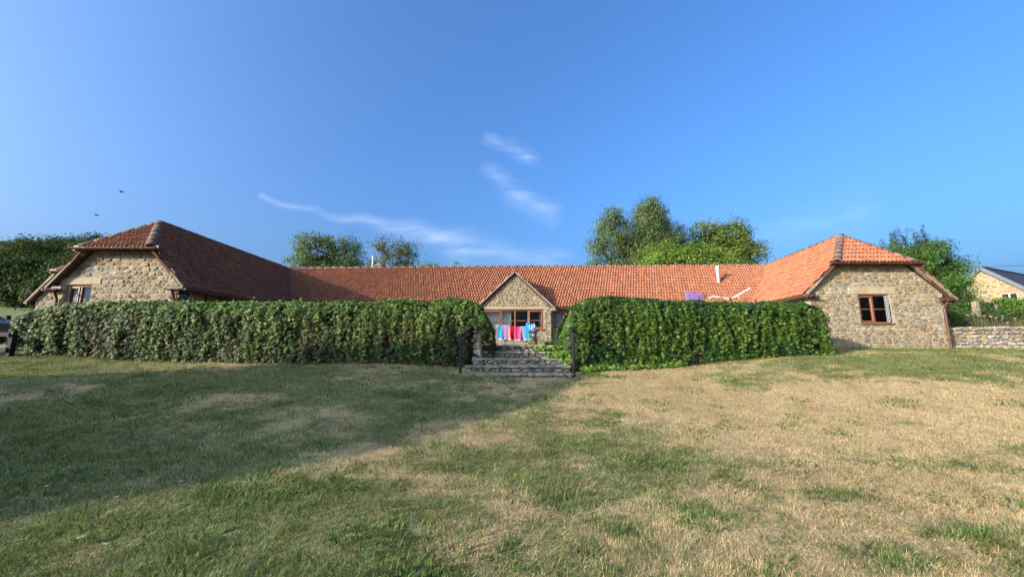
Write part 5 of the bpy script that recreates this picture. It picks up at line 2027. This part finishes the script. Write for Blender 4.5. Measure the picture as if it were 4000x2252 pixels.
# dried flower stems
g_ = np.random.default_rng(91)
for k, (x_, y_, zt_, hr_) in enumerate(((19.05, 15.5, 2.96, .055), (19.32, 15.5, 2.94, .06), (19.50, 15.5, 2.88, .055), (19.80, 15.5, 2.95, .045), (18.15, 15.3, 2.98, .05),
                                        (18.35, 15.3, 3.02, .05), (19.55, 15.2, 2.66, .055), (18.8, 15.4, 2.78, .04), (20.4, 15.6, 2.86, .045), (20.9, 15.6, 2.92, .05))):
    zb_ = gz1(x_, y_)
    labs = ['pale round seed head leaning over the wall, first of a close trio', 'largest pale seed head in the middle of the trio', 'third pale seed head of the trio behind the wall',
            'single pale seed head right of the trio', 'greyish seed head in shade near the downpipe', 'taller greyish seed head in shade near the downpipe', 'low pale seed head just above the dry stone wall',
            'small seed head between the shaded ones and the trio', 'small seed head close to the picture edge', 'outermost seed head at the picture edge']
    pl_ = thing('seed_head_plant', labs[k], 'dried plant', (x_, y_, zb_), 'dried seed heads behind the wall')
    bend = g_.normal(0, .12)
    MB().tube([(x_ - bend, y_, zb_ - .05), (x_ - bend * .4, y_, (zb_ + zt_) / 2), (x_, y_, zt_)], [.008, .006, .005], 5).build('stem', M_DRIED, pl_)
    n_ = 110
    dd = norm(g_.normal(0, 1, (n_, 3)))
    V, F, Cc = leaves_mesh(np.array([x_, y_, zt_]) + dd * hr_ * .75 * np.array([1, 1, .7]), dd + g_.normal(0, .3, (n_, 3)), g_.normal(0, 1, (n_, 3)), np.full(n_, hr_ * .5),
                           np.array([.46, .39, .27]) * (.7 + .5 * g_.random((n_, 1))), qV, qF)
    link('seed_head', mesh_np('seed_head', V, F, Cc), M_DRYHEAD, pl_)
# dry stalks (uncountable)
n_ = 2600
x_ = 16.0 + 6.5 * g_.random(n_)
y_ = 14.1 + 2.3 * g_.random(n_)
zb_ = gz(x_, y_)
hgt = (.15 + .55 * g_.random(n_)) * (.5 + .8 * sstep(17.5, 20, x_)) 
p_ = np.stack([x_, y_, zb_], 1)
dr = norm(g_.normal(0, .28, (n_, 3)) + np.array([0, 0, 1]))
sd = np.tile(np.array([.006, 0, 0]), (n_, 1))
V = np.stack([p_ - sd, p_ + sd, p_ + dr * hgt[:, None]], 1).reshape(-1, 3)
mixg = g_.random((n_, 1))
Cc = np.where(mixg < .35, np.array([.06, .085, .025]), np.array([.30, .22, .12])) * (.6 + .7 * g_.random((n_, 1)))
tag(link('dry_stalks', mesh_np('dry_stalks', V, np.arange(3 * n_).reshape(-1, 3), Cc), M_BLADE), 'tangle of dry stalks and grasses in the bed behind the wall', 'dry grass', kind='stuff')

# ------------------------------------------------------------------ barn with slate roof
barn = thing('barn', 'yellow stone barn with blue slate roof and small arched window', 'barn', (33, 26, 3.4))
bA = Vector((32.36, 26.0, 0))
rd = Vector((.92, .39, 0)).normalized()
gd = Vector((.39, -.92, 0)).normalized()
ZA, ZE, HW = 7.20, 4.55, 2.75


def bpt(t, d_, z):
    return bA + gd * t + rd * d_ + UP * z


gn = -rd
bpl = [(-HW + .1, 3.0), (HW - .1, 3.0), (HW - .1, ZE + .0), (0, ZA - .12), (-HW + .1, ZE + .0)]
bwin = (.62, 1.36, 4.62, 5.32)
bwall = wall_part('wall', bpl, [bwin], bA, gd, UP, gn, .3, mat_col('barn_mortar', .95, .2, 6, .01, 30, fixed=(.27, .215, .12)), barn)
bst = Stones(200)
bst.wall(bpl, [(bwin[0] - .1, bwin[1] + .1, bwin[2], bwin[3] + .28)], bA, gd, UP, gn, .15, 160, bwall, h=(.004, .012), gap=.03,
         pal=[(.25, .185, .09), (.20, .14, .068), (.15, .105, .055), (.26, .20, .105)], visible=lambda u, v: v > 4.3)
bst.build(M_STONE, barn)
for s_ in (-1, 1):
    e0, e1 = bpt(s_ * HW, -.15, ZE - .05), bpt(s_ * HW, 9, ZE - .05)
    r0_, r1_ = bpt(0, -.15, ZA), bpt(0, 9, ZA)
    MB().prism([e0, e1, r1_, r0_], (0, 0, .07)).build('roof', M_SLATE, barn)
    MB().bar(bpt(s_ * HW, -.17, ZE - .08), bpt(0, -.17, ZA - .03), .05, .22, up=UP).build('verge', M_GREYTRIM, barn)
    MB().box(bpt(s_ * (HW - .25), 4.5, 4.0), (9, .3, 2.0), Matrix((rd, UP.cross(rd), UP)).transposed()).build('wall', MATS['barn_mortar'], barn)
MB().box(bpt(0, 8.9, 4.6), (.3, 5.0, 4.4), Matrix((rd, UP.cross(rd), UP)).transposed()).build('wall', MATS['barn_mortar'], barn)
MB().box(bpt(0, 4.5, 3.2), (8.6, 4.9, .2), Matrix((rd, UP.cross(rd), UP)).transposed()).build('floor', M_EARTH, barn)
MB().bar(bpt(0, -.1, ZA + .08), bpt(0, 9, ZA + .08), .2, .06).build('ridge', M_GREYTRIM, barn)
M_PALEFRAME = mat_col('pale_frame', .6, .1, 5, fixed=(.34, .31, .25))
bro = Matrix((gd, rd, UP)).transposed()
wf = MB()
for t_, ww in ((bwin[0] + .03, .06), ((bwin[0] + bwin[1]) / 2, .08), (bwin[1] - .03, .06)):
    wf.box(bpt(t_, .06, (bwin[2] + bwin[3]) / 2), (ww, .06, bwin[3] - bwin[2]), bro)
for z_ in (bwin[2] + .03, bwin[3] - .03):
    wf.box(bpt((bwin[0] + bwin[1]) / 2, .062, z_), (bwin[1] - bwin[0], .056, .06), bro)
bwf = wf.build('window', M_PALEFRAME, barn)
for a_, b_ in ((bwin[0] + .06, .95), (1.03, bwin[1] - .06)):
    MB().add([bpt(a_, .07, bwin[2] + .06), bpt(b_, .07, bwin[2] + .06), bpt(b_, .07, bwin[3] - .06), bpt(a_, .07, bwin[3] - .06)], [(0, 1, 2, 3)]).build('pane', M_GLASS, bwf)
for k in range(9):
    f_ = (k - 4) / 4
    t_ = (bwin[0] + bwin[1]) / 2 + f_ * .44
    z_ = bwin[3] + .10 + .09 * (1 - f_ * f_)
    ro = Euler((0, 0, 0)).to_matrix()
    rr_ = (Matrix.Rotation(-f_ * .35, 3, 'Y'))
    MB().box(bpt(t_, -.02, z_), (.085, .08, .21), bro @ rr_, bevel=.008).build('arch_brick', M_BRICK, barn)

# overhead cable between its two poles
cb = thing('overhead_cable', 'thin black overhead cable above the barn roof', 'cable', (30, 30, 6))
cp = []
for k in range(25):
    t_ = k / 24
    cp.append((24 + 36 * t_, 30, 7.85 + 1.55 * t_ - .9 * math.sin(math.pi * t_) * .35))
MB().tube(cp, .016, 5).build('wire', M_CABLE, cb)
for p_ in (cp[0], cp[-1]):
    MB().tube([(p_[0], 30, gz1(p_[0], 30) - .3), (p_[0], 30, p_[2] + .1)], [.12, .09], 8).build('pole', M_GREYWOOD, cb)

# ================================================================== left edge: fence, car
fence = thing('paddock_fence', 'dark timber post and rail fence at the end of the creeper', 'fence', (-14, 10, 1.5))
for z_ in (1.98, 1.585):
    MB().box((-15.6, 9.98, z_ + .02), (5.3, .04, .11), bevel=.006).build('rail', M_POST, fence)
for x_ in (-12.95, -15.0, -17.0):
    MB().box((x_, 10.06, 1.55), (.12, .12, .92), bevel=.012).build('post', M_POST, fence)
fence2 = thing('paddock_fence', 'far dark timber fence post and rails beyond the parked car', 'fence', (-20, 16, 2))
for z_ in (2.35, 2.75):
    MB().box((-22.0, 15.6, z_), (5.0, .04, .10)).build('rail', M_POST, fence2)
for x_ in (-20.55, -22.5):
    MB().box((x_, 15.66, 2.35), (.14, .14, 1.3), bevel=.015).build('post', M_POST, fence2)

car = thing('parked_car', 'dark parked car half hidden behind the fence at the picture edge', 'car', (-19.6, 13.4, 1.6))
cg = gz1(-19, 13.4)
prof = [(0, .30), (.02, .55), (.12, .72), (.95, .86), (1.55, 1.28), (1.95, 1.40), (3.1, 1.40), (3.75, 1.02), (4.1, .95), (4.2, .60), (4.18, .30)]
nose = -17.75


def cpt(px, py, pz):
    return (nose - px, 13.4 + py, cg + pz)


body = MB()
rows = []
for y_, sc_ in ((-.84, .0), (-.88, .03), (-.62, 1.0), (.62, 1.0), (.88, .03), (.84, .0)):
    pass
low = [(x_, min(z_, .88)) for x_, z_ in prof]
n_ = len(prof)
vs_ = [cpt(x_, -.86, z_) for x_, z_ in low] + [cpt(x_, .86, z_) for x_, z_ in low]
fs = [tuple(range(n_)), tuple(range(2 * n_ - 1, n_ - 1, -1))] + [(i, (i + 1) % n_, n_ + (i + 1) % n_, n_ + i) for i in range(n_)]
body.add(vs_, fs)
body.prism([cpt(1.62, -.60, 1.36), cpt(1.95, -.60, 1.41), cpt(3.12, -.60, 1.41), cpt(3.3, -.60, 1.30)], (0, 1.2, 0))
for x_, xt in ((.98, 1.64), (2.45, 2.45), (3.80, 3.25)):
    for s_ in (-1, 1):
        body.bar(cpt(x_, s_ * .80, .87), cpt(xt, s_ * .60, 1.37), .05, .06)
body.build('body', M_CAR, car)
cabin = MB()
c0 = [cpt(.98, -.79, .88), cpt(3.80, -.79, .88), cpt(3.26, -.60, 1.36), cpt(1.64, -.60, 1.36)]
c1 = [cpt(.98, .79, .88), cpt(3.80, .79, .88), cpt(3.26, .60, 1.36), cpt(1.64, .60, 1.36)]
MB().add(c0, [(0, 1, 2, 3)]).build('side_window', M_GLASS, car)
MB().add(c1, [(3, 2, 1, 0)]).build('side_window', M_GLASS, car)
MB().add([c0[0], c0[3], c1[3], c1[0]], [(0, 1, 2, 3)]).build('windscreen', M_GLASS, car)
MB().add([c0[1], c0[2], c1[2], c1[1]], [(0, 1, 2, 3)]).build('rear_window', M_GLASS, car)
for px_ in (.78, 3.35):
    for s_ in (-1, 1):
        a_, b_ = cpt(px_, s_ * .70, .31), cpt(px_, s_ * .88, .31)
        wh = MB().tube([a_, b_], .31, 20).build('wheel', M_DARK, car)
        MB().tube([cpt(px_, s_ * .87, .31), cpt(px_, s_ * .892, .31)], .20, 16).build('rim', M_METAL, wh)
for s_ in (-1, 1):
    MB().box(cpt(.10, s_ * .62, .66), (.12, .34, .12), bevel=.02).build('headlight', M_WHITE, car)

# ================================================================== birds
for k, (p_, ang, lab) in enumerate((((-42.85, 40, 18.71), .5, 'dark swallow flying higher over the hipped wing'), ((-45.15, 40, 16.06), -.3, 'dark swallow flying lower towards the wood'))):
    px_, py_, pz_ = p_
    b_ = MB()
    ca, sa = math.cos(ang), math.sin(ang)

    def bp(x, y, z):
        x, y, z = x * .75, y * .75, z * .75
        return (px_ + x * ca - z * sa * .3, py_ + y, pz_ + z + x * sa * .4)
    b_.tube([bp(-.28, 0, 0), bp(-.16, 0, .02), bp(.05, 0, .02), bp(.25, 0, 0), bp(.40, 0, -.02)], [.02, .07, .085, .05, .01], 8)
    for s_ in (-1, 1):
        b_.add([bp(-.10, s_ * .05, .05), bp(-.02, s_ * .32, .20), bp(.22, s_ * .70, .12), bp(.10, s_ * .30, .17), bp(.10, s_ * .05, .04)], [(0, 1, 2, 3, 4)])
        b_.add([bp(.30, 0, 0), bp(.36, s_ * .02, .0), bp(.55, s_ * .10, -.02)], [(0, 1, 2)])
    tag(b_.build('bird', M_BIRD), lab, 'bird', 'birds over the wing')

# ================================================================== white flowers in the turf
FL = [(-3.05, 3.15, 'white yarrow flower nearest the bottom, left of the middle'), (-3.3, 3.2, 'small white flower left of the largest yarrow head'), (-5.1, 3.4, 'white flower at the lower left picture edge'),
      (-3.75, 3.9, 'white flower at the sunlit rim of the shade'), (-3.4, 4.2, 'white flower alone just inside the lit grass'), (-4.6, 4.05, 'pair of pale blooms in the shaded grass'),
      (5.65, 8.1, 'white bloom in the far sunny lawn'), (5.9, 7.7, 'second white bloom in the far sunny lawn'), (9.2, 7.1, 'white bloom among green turf near the picture edge'), (-1.35, 6.9, 'small white bloom in the shade before the steps'),
      (5.5, 10.5, 'white bloom at the foot of the bright creeper')]
for x_, y_, lab in FL:
    z_ = gz1(x_, y_)
    ft = thing('wild_flower', lab, 'flower', (x_, y_, z_), 'white flowers in the lawn')
    hh_ = .05 + .05 * random.random()
    MB().tube([(x_, y_, z_ - .01), (x_ + .01, y_, z_ + hh_)], [.003, .002], 4).build('stem', MATS['dried_stem'], ft)
    fm = MB()
    for k in range(16):
        a_, r_ = random.random() * 6.28, .019 * math.sqrt(random.random())
        cx_, cy_, cz_ = x_ + .01 + math.cos(a_) * r_, y_ + math.sin(a_) * r_, z_ + hh_ + random.uniform(-.004, .006)
        fm.add([(cx_ + .006 * math.cos(q_), cy_ + .006 * math.sin(q_), cz_ + .003 * (q_ > 3)) for q_ in (0, 1.05, 2.09, 3.14, 4.19, 5.24)], [(0, 1, 2, 3, 4, 5)])
    fm.build('flower_head', M_PETAL, ft)
